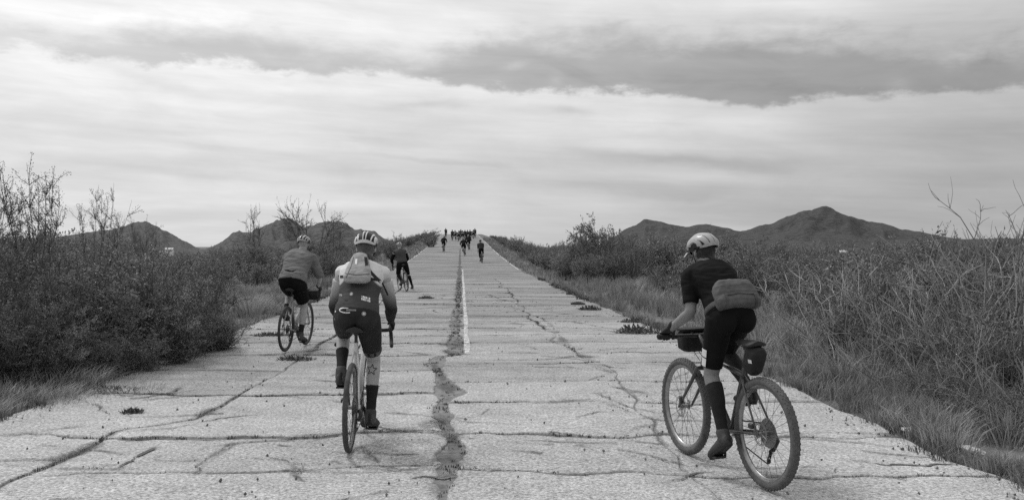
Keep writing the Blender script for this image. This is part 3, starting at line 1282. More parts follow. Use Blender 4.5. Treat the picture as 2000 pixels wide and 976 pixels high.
def near(px, d, top_py):
    """height that brings a plant at pixel column px and distance d up to row top_py"""
    x = atx(px, d)
    return x, EYE + (480 - top_py) * d / F - float(gz(x, d))


# left thicket beside the near road edge ---------------------------------------
gL = 'dark shrubs of the near left thicket'
for px, d, top, w, kind, lab in [
        (62, 12.6, 322, 1.5, SPRAY[0], 'tallest feathery shrub of the thicket, rising against the sky at the picture edge'),
        (186, 14.0, 372, 1.05, SPRAY[1], 'slim feathery shrub standing second tallest in the thicket'),
        (-60, 12.4, 390, 1.7, SPRAY[1], None),
        (285, 17.0, 432, 0.9, SPRAY[0], 'thin wispy shrub poking above the thicket before the rounded hill')]:
    x, h = near(px, d, top)
    plant(kind, x, d, h, w, lab or 'feathery shrub cut off by the left picture border', 'shrub', None, 'feathery_shrub')
for i, (px, d, top, w) in enumerate([(-20, 11.8, 470, 1.9), (60, 11.6, 478, 1.7), (130, 12.6, 468, 1.7), (210, 12.9, 470, 1.7), (270, 13.2, 490, 1.6), (330, 13.8, 505, 1.5),
                                     (385, 14.6, 545, 1.25), (418, 14.9, 600, 1.0), (20, 13.8, 452, 1.9), (120, 14.6, 455, 1.9), (220, 15.2, 462, 1.8), (300, 15.8, 488, 1.7),
                                     (360, 16.6, 512, 1.5), (160, 11.4, 560, 1.1), (60, 10.9, 580, 1.1), (-40, 10.6, 540, 1.4), (260, 12.3, 580, 1.0), (340, 13.1, 600, 0.9)]):
    x, h = near(px, d, top)
    plant((NEARB + LEAFY[:1] + NEARB)[i % 7], x, d, h, w * 1.05, 'dark leafy shrub in the near thicket on the left verge', 'shrub', gL, 'shrub')

# twiggy thicket on the right ----------------------------------------------------
gR = 'pale leafless shrubs of the near right thicket'
for i, (px, d, top, w) in enumerate([(1640, 15.5, 505, 1.7), (1690, 13.4, 512, 1.6), (1745, 12.6, 505, 1.6), (1790, 14.2, 495, 1.7), (1830, 11.6, 505, 1.6), (1880, 12.8, 488, 1.7), (1930, 11.2, 492, 1.6),
                                     (1990, 11.8, 480, 1.7), (1960, 9.9, 545, 1.3), (2040, 10.4, 500, 1.6), (1880, 9.9, 600, 1.0), (1720, 11.4, 590, 1.1), (1790, 10.4, 620, 0.95), (1660, 12.6, 590, 1.1),
                                     (1600, 16.0, 560, 1.2), (1950, 8.9, 690, 0.9), (2020, 8.8, 620, 1.1)]):
    x, h = near(px, d, top)
    plant(TWIGGY[i % 3], x, d, h, w, 'pale leafless shrub of bare arching twigs in the right thicket', 'shrub', gR, 'bare_shrub', None, ('stems', 'foliage'))
x, h = near(1945, 12.2, 398)
plant(BARE, x, d=12.2, h=h, w=2.6, label='leafless sapling above the right thicket, farther from the border of the two', cat='tree', name='bare_tree', parts=('trunk', 'crown'))
x, h = near(1978, 11.4, 385)
plant(BARE, x, d=11.4, h=h, w=2.2, label='leafless sapling at the right picture border, nearer of the two', cat='tree', name='bare_tree', parts=('trunk', 'crown'))
x, h = near(1862, 20.0, 452)
plant(LEAFY[2], x, 20.0, h, 1.0, 'single dark bushy top sticking out of the right thicket near the mountain foot', 'shrub', None, 'shrub')
for i, (px, d, top, w) in enumerate([(1610, 17.5, 515, 1.5), (1680, 17, 508, 1.6), (1750, 16.4, 500, 1.6), (1820, 16.5, 492, 1.6), (1890, 15.8, 488, 1.6), (1960, 15, 480, 1.7), (1650, 14.4, 540, 1.4), (1720, 13.8, 530, 1.4), (1790, 13.2, 530, 1.4), (1860, 12.8, 525, 1.4), (1930, 12.2, 520, 1.5), (2000, 11.6, 510, 1.5), (1690, 12.4, 590, 1.1), (1760, 11.7, 600, 1.1), (1830, 11.0, 600, 1.1), (1900, 10.4, 600, 1.1), (1970, 9.9, 590, 1.2), (1570, 17.0, 560, 1.1), (1540, 19.0, 570, 1.0), (1850, 9.4, 700, 0.8), (1930, 8.8, 730, 0.8), (1990, 8.3, 750, 0.8), (1880, 9.0, 740, 0.6), (1960, 8.0, 800, 0.5), (1770, 11.9, 640, 1.0), (1860, 11.0, 660, 0.9), (1700, 12.6, 640, 0.9), (1930, 9.9, 690, 0.7), (1990, 9.6, 660, 0.8)]):
    x, h = near(px, d, top)
    plant((GREYS + DENSE[:1] + GREYS)[i % 5], x, d, h, w, 'low dusty leafy shrub growing among the bare twigs on the right', 'shrub', 'leafy shrubs inside the right thicket', 'shrub')

# trees and landmark bushes farther off ------------------------------------------
for px, d, top, w, kind, lab, cat, nm in [
        (505, 55, 406, 3.4, TREES[0], 'sparse small tree standing left of the fuller tree on the skyline', 'tree', 'desert_tree'),
        (600, 52, 391, 3.9, TREES[1], 'tall round-crowned tree on the skyline above the cyclist in grey', 'tree', 'desert_tree'),
        (662, 58, 420, 3.6, TREES[0], 'low spreading tree on the skyline left of the striped helmet', 'tree', 'desert_tree'),
        (1160, 46, 432, 2.5, DENSE[1], 'big dark rounded bush standing tallest right of the road rise', 'shrub', 'shrub'),
        (1128, 44, 452, 1.8, LEAFY[0], 'bushy shrub leaning against the big rounded bush on its road side', 'shrub', 'shrub'),
        (1200, 48, 450, 1.9, LEAFY[3], 'bushy shrub on the mountain side of the big rounded bush', 'shrub', 'shrub'),
        (1400, 60, 452, 2.2, LEAFY[1], 'dark bush showing just behind the pale helmet', 'shrub', 'shrub'),
        (770, 78, 456, 2.3, LEAFY[2], 'wispy bush directly above the black-clad cyclist', 'shrub', 'shrub'),
        (842, 118, 447, 2.6, LEAFY[4], 'bush at the left shoulder of the road crest', 'shrub', 'shrub'),
        (1010, 100, 460, 2.3, LEAFY[4], 'bush on the bank right of the road crest', 'shrub', 'shrub'),
        (1055, 66, 492, 2.0, DENSE[0], 'blackish rounded bush hugging the right road edge halfway up', 'shrub', 'shrub'),
        (1695, 70, 478, 2.3, LEAFY[0], 'dark bush to the right of the far white roof', 'shrub', 'shrub')]:
    x, h = near(px, d, top)
    k = 1.0 if cat == 'tree' else 0.97
    plant(kind, x, d, h, w, lab, cat, None, nm, None, ('trunk', 'crown') if cat == 'tree' else ('stems', 'foliage'))


# the scrub that fills both sides ------------------------------------------------
def top_limit(px):
    return float(np.interp(px, [-300, 100, 250, 330, 400, 470, 520, 690, 740, 800, 860, 935, 1000, 1060, 1110, 1200, 1300, 1450, 1600, 1700, 1850, 2300],
                           [450, 452, 470, 497, 486, 480, 478, 474, 472, 464, 452, 456, 468, 480, 470, 450, 460, 468, 477, 477, 462, 458]))


cnt = {0: 0, 1: 0}
for side, target, dmin, dmax in ((0, 45, 17.0, 46.0), (1, 50, 15.0, 46.0), (0, 135, 40.0, 170.0), (1, 135, 40.0, 170.0)):
    tries = 0
    while cnt[side] < target and tries < 5000:
        tries += 1
        d = dmin * (dmax / dmin) ** vr.random()
        off = 1.3 + vr.random() ** 1.2 * (6 + d * 0.42)
        X = (ROAD_L - off) if side == 0 else (ROAD_R + off)
        if d < 40 and off < 2.2 + (1.2 if side == 0 else 0.6):
            continue
        x = rx(X, d)
        px = 1000 + x / d * F
        if px < -60 or px > 2060:
            continue
        hmax = EYE + (480 - top_limit(px) + vr.uniform(-6, 7)) * d / F - float(gz(x, d))
        h = min(hmax - 0.05, vr.uniform(1.15, 2.3)) * vr.uniform(0.88, 1.0) if d < 26 else min(hmax * vr.uniform(0.74, 1.0), 3.4)
        if off < 3.5:
            h = min(h, 1.3)
        if h < 0.45:
            continue
        w = max(0.9, min(2.4, h * vr.uniform(0.95, 1.4)))
        k = vr.choice(LEAFY[:2] + LEAFY[3:4] + DENSE + DENSE + GREYS)
        lab = 'scrub bush in the roadside brush along the left of the road' if side == 0 else 'scrub bush in the roadside brush along the right of the road'
        plant(k, x, d, h, w, lab, 'shrub', 'scrub bushes left of the road' if side == 0 else 'scrub bushes right of the road', 'scrub_bush')
        cnt[side] += 1

for side in (0, 1):
    d = 46.0
    while d < 228:
        d += vr.uniform(2.2, 4.5) * (0.7 + d / 140)
        off = vr.uniform(2.6, 4.6) if side == 0 else vr.uniform(1.6, 4.0)
        X = (ROAD_L - off) if side == 0 else (ROAD_R + off)
        x = rx(X, d)
        px = 1000 + x / d * F
        hmax = EYE + (480 - np.interp(px, [700, 800, 845, 866, 936, 960, 1010, 1060], [476, 462, 449, 452, 455, 459, 466, 486])) * d / F - float(gz(x, d))
        h = min(hmax, vr.uniform(1.2, 2.3))
        if h < 0.5:
            continue
        plant(vr.choice(LEAFY[:2] + LEAFY[3:4] + DENSE), x, d, h, h * vr.uniform(0.9, 1.25),
              'dark bush beside the left bank of the road rise' if side == 0 else 'dark bush beside the right bank of the road rise', 'shrub',
              'bushes along the left bank of the rise' if side == 0 else 'bushes along the right bank of the rise', 'roadside_bush')

# the scrubland beyond, one mass ----------------------------------------------------
SV = []
rr = np.random.default_rng(8)
nb = 6200
dd = 90 * (2400 / 90) ** rr.random(nb)
uu = rr.uniform(-0.62, 0.62, nb)
for k in range(nb):
    d = float(dd[k])
    x = float(uu[k]) * d
    X = x + SLOPE * min(d, 420)
    if ROAD_L - 6 < X < ROAD_R + 6 and d < 420:
        continue
    z0 = float(gz(x, d))
    px = 1000 + x / d * F
    h = min(EYE + (480 - top_limit(px) - 2) * d / F - z0, rr.uniform(1.0, 2.4) + d * 0.0014)
    if h < 0.4:
        continue
    s = 0.17 + d * 0.0011
    m = 30
    p = np.array([x, d, z0]) + rr.normal(0, 1, (m, 3)) * np.array([0.8 + d * 0.003, 0.8 + d * 0.003, 0])
    p[:, 2] += h * rr.random(m) ** 0.8 * (0.55 + 0.45 * rr.random(m))
    a = rr.normal(0, 1, (m, 3))
    a[:, 2] += 0.8
    a /= np.linalg.norm(a, axis=1)[:, None]
    b = np.cross(a, rr.normal(0, 1, (m, 3)))
    b /= np.linalg.norm(b, axis=1)[:, None]
    SV.append(np.stack([p - b * s * 0.4, p + b * s * 0.4, p + a * s * 1.3], 1).reshape(-1, 3))
sv = np.concatenate(SV)
sf = np.arange(len(sv)).reshape(-1, 3)
o = link('scrubland', mesh_from('scrubland', sv, sf, M_leaf, False))
tag(o, 'far flat scrubland reaching to the foot of the hills', 'scrubland', None, 'stuff')


# dry grass -------------------------------------------------------------------------
def blades(name, tufts, m, label, cat, parent=None):
    """tufts: (x, d, z, height, radius, count)"""
    v, f = [], []
    r = random.Random(len(tufts))
    for (x, d, z, h, rad, n) in tufts:
        for k in range(n):
            a = r.random() * 6.283
            q = rad * math.sqrt(r.random()) * 0.6
            bx, by = x + math.cos(a) * q, d + math.sin(a) * q
            lean = r.uniform(0.05, 0.75) * rad / max(h, 0.05) + r.uniform(0, 0.25)
            hh = h * r.uniform(0.45, 1.1)
            la = a + r.gauss(0, 0.7)
            lx, ly = math.cos(la) * lean * hh, math.sin(la) * lean * hh
            w = r.uniform(0.0018, 0.004) + 0.00018 * d
            wx, wy = -math.sin(la + 0.8) * w, math.cos(la + 0.8) * w
            i = len(v)
            v += [(bx - wx, by - wy, z - 0.02), (bx + wx, by + wy, z - 0.02), (bx + lx * 0.4 + wx * 0.7, by + ly * 0.4 + wy * 0.7, z + hh * 0.6), (bx + lx * 0.4 - wx * 0.7, by + ly * 0.4 - wy * 0.7, z + hh * 0.6), (bx + lx, by + ly, z + hh * r.uniform(0.85, 1.0))]
            f += [(i, i + 1, i + 2, i + 3), (i + 3, i + 2, i + 4)]
    o = link(name, mesh_from(name, v, f, m, False), parent)
    tag(o, label, cat, None, 'stuff')
    return o


gr = random.Random(9)
for side, lab in ((0, 'dry pale grass along the left road verge'), (1, 'dry pale grass along the right road verge')):
    tf = []
    for k in range(2600):
        d = 6.0 + 34 * gr.random() ** 2.0
        if side == 0:
            e = float(edgeL(d))
            off = gr.random() ** 1.6 * (2.2 + (3.0 if 19 < d < 34 else 0.0)) - 0.12
            X = e - off
        else:
            e = float(edgeR(d))
            off = gr.random() ** 1.5 * (2.6 + (2.6 if d > 13 else 0.4)) - 0.12
            X = e + off
        if float(fbm(X * 0.7, d * 0.45, 140 + side, 3)) < -0.16 and off > 0.25:
            continue
        x = rx(X, d)
        if abs(x) > 0.62 * d + 0.5:
            continue
        h = min(0.14 + 0.30 * gr.random() * min(1.0, 0.35 + off), 0.5) * (1.35 if off > 0.8 else 0.8) 
        tf.append((x, d, float(gz(x, d)), h, gr.uniform(0.10, 0.26), gr.randrange(18, 46) if d < 18 else gr.randrange(14, 26)))
    blades('grass', tf, M_grass, lab, 'grass')
tf = []
for px, d, h, n in [(1480, 16.2, .6, 5), (1520, 15.2, .65, 5), (1560, 14.3, .7, 6), (1600, 13.2, .6, 5), (1650, 12.0, .5, 5), (1440, 18, .6, 4), (1400, 20.5, .55, 4), (1340, 23.5, .6, 4), (1280, 27, .6, 4), (1220, 30, .6, 4), (1540, 17, .7, 5), (1590, 15.8, .7, 5),
                    (1700, 11.0, .4, 4), (1760, 10.2, .4, 4), (1830, 9.2, .35, 4), (1900, 8.5, .35, 4), (1960, 7.9, .35, 4),
                    (500, 23, .55, 5), (460, 22, .6, 5), (420, 21, .6, 5), (530, 26, .5, 4), (480, 27, .55, 5), (390, 22.5, .6, 5), (540, 22.5, .4, 4), (440, 25, .6, 5), (505, 31, .5, 4),
                    (60, 9.9, .26, 6), (120, 10.3, .26, 6), (180, 10.9, .25, 5), (230, 11.4, .24, 5), (20, 9.3, .25, 5), (90, 10.9, .30, 5), (280, 12.1, .2, 4)]:
    for k in range(n):
        x = atx(px, d) + gr.gauss(0, 0.32)
        dd_ = d + gr.gauss(0, 0.5)
        tf.append((x, dd_, float(gz(x, dd_)), h * gr.uniform(0.6, 1.1), gr.uniform(0.28, 0.5), 150))
blades('grass', tf, mat('pale_dry_grass', 0.34, 0.85, 0.4, 1.2, island=0.5, transl=0.2), 'pale mounds of tall dry grass beside the road', 'grass')
# grass on the banks of the rise
tf = []
for k in range(900):
    d = gr.uniform(40, 170)
    off = gr.random() ** 1.3 * 3.0
    X = ROAD_L - off if gr.random() < 0.5 else ROAD_R + off
    x = rx(X, d)
    tf.append((x, d, float(gz(x, d)), gr.uniform(0.2, 0.5), gr.uniform(0.25, 0.5), 14))
blades('grass', tf, M_grass, 'dry grass on both banks of the road rise', 'grass')
# weeds in the cracks
tf = []
for (X, d, w) in WEED_PTS:
    if w < 0.016 or d > 44 or d < 5.2:
        continue
    if gr.random() > (min(1.0, w * 9) if w < 0.11 else 0.35):
        continue
    tf.append((rx(X, d) + gr.gauss(0, 0.01), d + gr.gauss(0, w * 0.35), float(zr(d)) - 0.015, gr.uniform(0.018, 0.045), gr.uniform(0.02, 0.045), gr.randrange(5, 10)))
for k in range(520):
    d = 6.0 + 40 * gr.random() ** 1.4
    X = float(edgeL(d)) - gr.uniform(-0.12, 0.22) if gr.random() < 0.45 else float(edgeR(d)) + gr.uniform(-0.12, 0.25)
    if float(fbm(X * 0.2, d * 0.6, 155, 2)) < -0.1:
        continue
    tf.append((rx(X, d), d, float(zr(d)) - 0.01, gr.uniform(0.05, 0.14), gr.uniform(0.08, 0.18), 22))
blades('weeds', tf, M_weed, 'small dark weeds in the road cracks and along the road edges', 'weeds')

M_clump = mat('road_weed', 0.115, 0.85, 0.35, 3, island=0.5, transl=0.1)
# weed clumps standing on the road -----------------------------------------------
for px, py, w, h, lab in [(577, 703, 0.26, 0.10, 'dark weed clump on the road below the rear wheel of the grey-topped cyclist'),
                          (1248, 650, 0.42, 0.20, 'dark weed mound on the road, nearer of the two by the right edge'),
                          (1241, 629, 0.32, 0.12, 'dark weed mound on the road, farther of the two by the right edge'),
                          (1152, 605, 0.28, 0.16, 'small dark weed tuft on the right lane halfway to the rise'),
                          (1128, 594, 0.20, 0.10, 'tiny weed tuft just beyond the small dark one on the right lane'),
                          (257, 806, 0.10, 0.07, 'small isolated weed tuft on the road at lower left'),
                          (832, 583, 0.24, 0.12, 'small weed tuft on the left lane near the black-clad cyclist'),
                          (530, 655, 0.35, 0.09, 'flat weed patch on the road by the left verge grass'),
                          (205, 762, 0.40, 0.08, 'flat weed patch where a wide crack meets the left verge')]:
    d = F * EYE / (py - 480)
    x = atx(px, d)
    v, f = [], []
    for k in range(170):
        a = gr.random() * 6.283
        q = math.sqrt(gr.random())
        bx, by = math.cos(a) * q * w, math.sin(a) * q * w * 0.6
        hh = h * (1 - 0.75 * q * q) * gr.uniform(0.4, 1.0)
        lx, ly = gr.gauss(0, 0.4) * h, gr.gauss(0, 0.4) * h
        s = 0.004 + 0.0003 * d
        i = len(v)
        v += [(bx - s, by, -0.01), (bx + s, by + s, -0.01), (bx + lx + s, by + ly, hh), (bx + lx, by + ly + s * 2, hh * 0.7 + 0.01)]
        f += [(i, i + 1, i + 2), (i, i + 2, i + 3)]
    o = link('weed_clump', mesh_from('weed_clump', v, f, M_clump, False))
    o.location = (x, d, float(zr(d)) + 0.004)
    tag(o, lab, 'weed', 'weed clumps on the road')

# loose stones ---------------------------------------------------------------------
M_stone = mat('loose_stone', 0.16, 0.9, 0.4, 30, island=0.5)
v, f = [], []
for k in range(900):
    d = 5.6 + 22 * gr.random() ** 1.6
    X = gr.uniform(ROAD_L, ROAD_R) if k < 450 else (float(edgeL(d)) + gr.uniform(-0.35, 0.35) if gr.random() < 0.5 else float(edgeR(d)) + gr.uniform(-0.35, 0.35))
    s = gr.uniform(0.005, 0.013) * (1.6 if gr.random() < 0.08 else 1)
    x = rx(X, d)
    i = len(v)
    z = float(zr(d)) + 0.010 if ROAD_L < X < ROAD_R else float(gz(x, d)) + 0.012
    v += [(x + s * gr.uniform(.6, 1.2), d, z), (x - s * gr.uniform(.6, 1.2), d + s, z), (x - s * .5, d - s, z), (x + gr.gauss(0, s * .3), d, z + s * 1.1), (x, d, z - s)]
    f += [(i, i + 1, i + 3), (i + 1, i + 2, i + 3), (i + 2, i, i + 3), (i, i + 1, i + 4), (i + 1, i + 2, i + 4), (i + 2, i, i + 4)]
tag(link('gravel', mesh_from('gravel', v, f, M_stone, False)), 'loose grit and small stones scattered on the road', 'gravel', None, 'stuff')

M_chunk = mat('pale_broken_asphalt', 0.5, 0.9, 0.3, 18, 0.01, 40)
for px, py, L, lab in [(1898, 884, 0.22, 'long pale chunk of broken paving at the right road edge'), (1778, 846, 0.14, 'short pale chunk of broken paving at the right road edge, farther one')]:
    d = F * EYE / (py - 480)
    x = atx(px, d)
    S = Shape()
    rs = []
    for k in range(7):
        t = -1 + 2 * k / 6
        e = (1 - 0.6 * t * t)
        rs.append([(t * L * 0.5 + gr.gauss(0, .006), math.cos(a) * 0.05 * e + gr.gauss(0, .006), 0.022 + math.sin(a) * 0.03 * e + gr.gauss(0, .004)) for a in [2 * PI * j / 9 for j in range(9)]])
    S.rings(rs)
    o = S.obj('paving_chunk', M_chunk, None, False)
    o.location = (x, d, max(float(gz(x, d)) + 0.015, float(zr(d)) - 0.005))
    o.rotation_euler = (0.08, 0.1, -0.9)
    tag(o, lab, 'rubble', 'pale chunks at the road edge')
# ------------------------------------------------------------------ bicycles
M_black = mat('black_metal', 0.025, 0.4, 0.2, 20, spec=0.5)
M_steel = mat('worn_steel', 0.30, 0.35, 0.25, 30, metal=0.9)
M_silver = mat('polished_alloy', 0.55, 0.3, 0.15, 20, metal=0.9)
M_tyre = mat('dusty_tyre', 0.075, 0.85, 0.35, 25, 0.002, 160)
M_tyre2 = mat('dark_tyre', 0.055, 0.8, 0.3, 25, 0.002, 160)
M_tread = mat('dusty_tread', 0.11, 0.9, 0.3, 25, 0.003, 160)
M_whiteframe = mat('pale_frame_paint', 0.62, 0.3, 0.08, 6, spec=0.5, coat=0.4)
M_darkframe = mat('dark_frame_paint', 0.05, 0.35, 0.2, 6, spec=0.5, coat=0.2)
M_greyframe = mat('grey_frame_paint', 0.30, 0.35, 0.1, 6, spec=0.5, coat=0.2)
M_saddle = mat('saddle_vinyl', 0.03, 0.55, 0.2, 12, 0.001, 90)
M_rubber = mat('rubber', 0.03, 0.8, 0.2, 30)
M_chain = mat('chain_steel', 0.10, 0.45, 0.3, 60, metal=0.7)
M_bottle = mat('bottle_plastic', 0.45, 0.4, 0.1, 6)
X1 = Vector((1, 0, 0))


def wheel(root, R, rt, y, side_disc, tyre_m, rim_m, knobs=False, seg=72, spokes=28, hub_w=0.05):
    c = Vector((0, y, R))

    def circ(rad, n, xo=0.0):
        return [c + Vector((xo, math.cos(2 * PI * k / n) * rad, math.sin(2 * PI * k / n) * rad)) for k in range(n)]
    Rc = R - rt
    rim_r = Rc - rt * 0.95
    S = Shape()
    rs = []
    for k in range(seg):
        a = 2 * PI * k / seg
        e = Vector((0, math.cos(a), math.sin(a)))
        w = rt * 0.62
        rs.append([c + e * (rim_r + 0.010) + X1 * w, c + e * (rim_r - 0.012) + X1 * w * 0.75, c + e * (rim_r - 0.020), c + e * (rim_r - 0.012) - X1 * w * 0.75, c + e * (rim_r + 0.010) - X1 * w, c + e * (rim_r + 0.004)])
    S.rings(rs, False, True)
    w = S.obj('wheel', rim_m, root)
    S = Shape()
    S.tube(circ(Rc, seg), rt, 12, None, False, True)
    if knobs:
        n = 66
        for k in range(n):
            for lane in (-2, -1, 0, 1, 2):
                a = 2 * PI * (k + (0.5 if lane % 2 else 0)) / n
                phi = lane * 0.42
                e = Vector((0, math.cos(a), math.sin(a)))
                tg = Vector((0, -math.sin(a), math.cos(a)))
                nrm = e * math.cos(phi) + X1 * math.sin(phi)
                sd = X1 * math.cos(phi) - e * math.sin(phi)
                S.box(c + e * Rc + nrm * (rt + 0.0005), sd * 0.0048, tg * 0.0075, nrm * 0.0028, 0.8)
    S.obj('tyre', tyre_m, w)
    S = Shape()
    for k in range(spokes):
        a = 2 * PI * k / spokes
        a2 = a + (0.42 if k % 4 < 2 else -0.42)
        sd = 1 if k % 2 else -1
        p0 = c + Vector((sd * hub_w * 0.55, math.cos(a2) * 0.024, math.sin(a2) * 0.024))
        p1 = c + Vector((0, math.cos(a) * (rim_r - 0.015), math.sin(a) * (rim_r - 0.015)))
        S.tube([p0, p1], 0.0014, 4, dome=False)
    S.obj('spokes', M_black, w)
    S = Shape()
    S.cyl(c, X1 * hub_w * 2.2, 0.012, 14)
    S.cyl(c, X1 * hub_w, 0.017, 14)
    for s in (-1, 1):
        S.cyl(c + X1 * s * hub_w * 0.55, X1 * 0.005, 0.028, 16)
    S.obj('hub', M_steel, w)
    if side_disc:
        S = Shape()
        xo = side_disc * (hub_w * 0.5 + 0.016)
        for rad in (0.078, 0.068):
            S.tube(circ(rad, 36, xo), 0.0035, 5, (X1, 0.3), False, True)
        for k in range(6):
            a = k * PI / 3
            S.tube([c + Vector((xo, math.cos(a) * 0.02, math.sin(a) * 0.02)), c + Vector((xo, math.cos(a + 0.3) * 0.07, math.sin(a + 0.3) * 0.07))], 0.003, 5)
        S.obj('brake_disc', M_steel, w)
    return w


def make_bike(name, p, label, group=None):
    R, rt, wb = p['R'], p['rt'], p['wb']
    root = empty(name)
    tag(root, label, 'bicycle', group)
    fm, km = p['frame_m'], p.get('fork_m', p['frame_m'])
    seg = p.get('seg', 72)
    bb, sc, ht, hb = [Vector((0, *p[k])) for k in ('bb', 'seat', 'ht', 'hb')]
    ra, fa = Vector((0, 0, R)), Vector((0, wb, R))
    tr = p.get('tr', 0.017)
    S = Shape()
    S.tube([hb - (ht - hb).normalized() * 0.01, ht], 0.021, 14)
    S.tube([sc + (sc - bb).normalized() * 0.03, bb], 0.016, 14)
    S.tube([sc.lerp(bb, 0.04), ht.lerp(hb, 0.22)], tr, 14)
    S.tube([bb, hb.lerp(ht, 0.2)], tr * 1.3, 14)
    S.cyl(bb, X1 * 0.075, 0.024, 18)
    for s in (-1, 1):
        e = ra + X1 * s * 0.065
        S.tube([bb + X1 * s * 0.028 + Vector((0, -0.02, 0)), bb.lerp(ra, 0.28) + X1 * s * (rt + 0.014), e], [0.013, 0.011, 0.008], 10)
        S.tube([sc.lerp(bb, 0.06) + X1 * s * 0.012, sc.lerp(ra, 0.35) + X1 * s * (rt + 0.014), e], [0.009, 0.008, 0.007], 10)
        S.ell(e, X1 * 0.005, Vector((0, 0.02, 0)), Vector((0, 0, 0.022)), 10, 6)
    S.tube([sc.lerp(ra, 0.33) - X1 * (rt + 0.012), sc.lerp(ra, 0.33) + X1 * (rt + 0.012)], 0.006, 8)
    frame = S.obj('frame', fm, root)
    if p.get('cage'):
        S = Shape()
        a = bb.lerp(hb, 0.36) + Vector((0, -0.03, 0.05))
        u = (hb - bb).normalized()
        S.tube([a - u * 0.09, a + u * 0.05, a + u * 0.075, a + u * 0.1], [0.036, 0.036, 0.022, 0.02], 16)
        S.obj('bottle', M_bottle, frame)
    S = Shape()
    cr = hb - (ht - hb).normalized() * 0.03
    ax = (ht - hb).normalized()
    S.tube([ht + ax * 0.02, cr], 0.015, 12)
    fw = max(0.048, rt + 0.022)
    S.tube([cr - X1 * fw * 0.9, cr, cr + X1 * fw * 0.9], [0.014, 0.019, 0.014], 12)
    for s in (-1, 1):
        S.tube([cr + X1 * s * fw * 0.9, cr.lerp(fa, 0.35) + X1 * s * fw + Vector((0, -0.012, 0)), fa + X1 * s * (fw + 0.005)], [0.017, 0.014, 0.009], 12)
    S.obj('fork', km, root)
    if p.get('disc', True):
        S = Shape()
        S.rbox(fa + Vector((-fw - 0.006, -0.045, 0.06)), X1 * 0.014, Vector((0, 0.02, 0)), Vector((0, 0, 0.028)))
        S.obj('brake_caliper', M_black, root)
        S = Shape()
        S.rbox(ra + Vector((-0.072, 0.06, 0.045)), X1 * 0.014, Vector((0, 0.026, 0)), Vector((0, 0, 0.018)))
        S.obj('brake_caliper', M_black, root)
    for y in (0.0, wb):
        wheel(root, R, rt, y, -1 if p.get('disc', True) else 0, p['tyre_m'], p['rim_m'], p.get('knobs', False), seg, p.get('spokes', 28))
    # cranks and pedals
    ca = math.radians(p['crank'])
    cl = 0.172
    S = Shape()
    cra = p.get('ring', 0.085)
    cx0 = 0.048
    cc = bb + X1 * cx0
    n = 40
    rs = [[cc + Vector((xo, math.cos(2 * PI * k / n) * (cra + (0.003 if k % 2 else -0.003)), math.sin(2 * PI * k / n) * (cra + (0.003 if k % 2 else -0.003)))) for k in range(n)] for xo in (-0.002, 0.002)]
    S.rings(rs)
    S.cyl(cc, X1 * 0.02, 0.03, 16)
    ped = []
    for s in (1, -1):
        a = ca if s == 1 else ca + PI
        e = bb + Vector((s * 0.078, math.cos(a) * cl, math.sin(a) * cl))
        S.tube([bb + X1 * s * 0.062, e], [0.017, 0.013], 10, (X1, 0.55))
        ped.append(e + X1 * s * 0.055)
    crank = S.obj('crankset', M_black, root)
    for s, e in zip((1, -1), ped):
        S = Shape()
        S.cyl(e - X1 * s * 0.02, X1 * 0.07, 0.008, 10)
        S.box(e, X1 * 0.042, Vector((0, 0.036, 0)), Vector((0, 0, 0.007)), 0.9)
        S.obj('pedal', M_black, crank)
    p['pedals'] = ped
    # cassette, chain, derailleur
    cr_ = p.get('cassette', 0.075)
    S = Shape()
    for k in range(9):
        q = k / 8
        rad = 0.022 + (cr_ - 0.022) * q
        x = 0.052 - 0.033 * q
        n = int(14 + 30 * q)
        S.rings([[ra + Vector((x + xo, math.cos(2 * PI * j / n) * (rad + (0.0035 if j % 2 else 0)), math.sin(2 * PI * j / n) * (rad + (0.0035 if j % 2 else 0)))) for j in range(n)] for xo in (-0.0009, 0.0009)])
    S.obj('cassette', M_steel, root)
    cog = cr_ * 0.62
    xo = 0.046
    pa = ra + Vector((xo, 0.015, -cr_ - 0.035))
    pb = pa + Vector((0, 0.03, -0.068))
    S = Shape()
    S.tube([ra + Vector((xo, 0, cog)), bb + Vector((xo, 0, cra))], 0.0055, 5, (X1, 0.6), dome=False)
    S.tube([bb + Vector((xo, 0.02, -cra)), pb + Vector((0, 0.01, -0.02)), pb + Vector((0, -0.025, 0)), pa + Vector((0, 0.022, 0.0)), pa + Vector((0, -0.005, 0.02)), ra + Vector((xo, -cog * 0.7, -cog * 0.7)), ra + Vector((xo, -cog, 0)), ra + Vector((xo, -cog * 0.6, cog * 0.75)), ra + Vector((xo, 0, cog))], 0.0055, 5, (X1, 0.6), dome=False)
    S.obj('chain', M_chain, root)
    S = Shape()
    S.cyl(pa, X1 * 0.008, 0.018, 12)
    S.cyl(pb, X1 * 0.008, 0.018, 12)
    for s in (-1, 1):
        S.tube([pa + X1 * s * 0.008, pb + X1 * s * 0.008], 0.008, 8, (X1, 0.25))
    S.tube([ra + Vector((0.07, -0.005, -0.02)), ra + Vector((0.082, -0.01, -0.055)), pa + Vector((0.02, 0, 0.01))], [0.014, 0.019, 0.014], 10)
    S.obj('derailleur', M_black, root)
    # seat post and saddle
    sad = Vector((0, *p['saddle']))
    S = Shape()
    S.tube([sc.lerp(bb, 0.1), sad + Vector((0, 0.02, -0.06))], 0.0135, 12)
    S.rbox(sad + Vector((0, 0.02, -0.052)), X1 * 0.022, Vector((0, 0.022, 0)), Vector((0, 0, 0.016)))
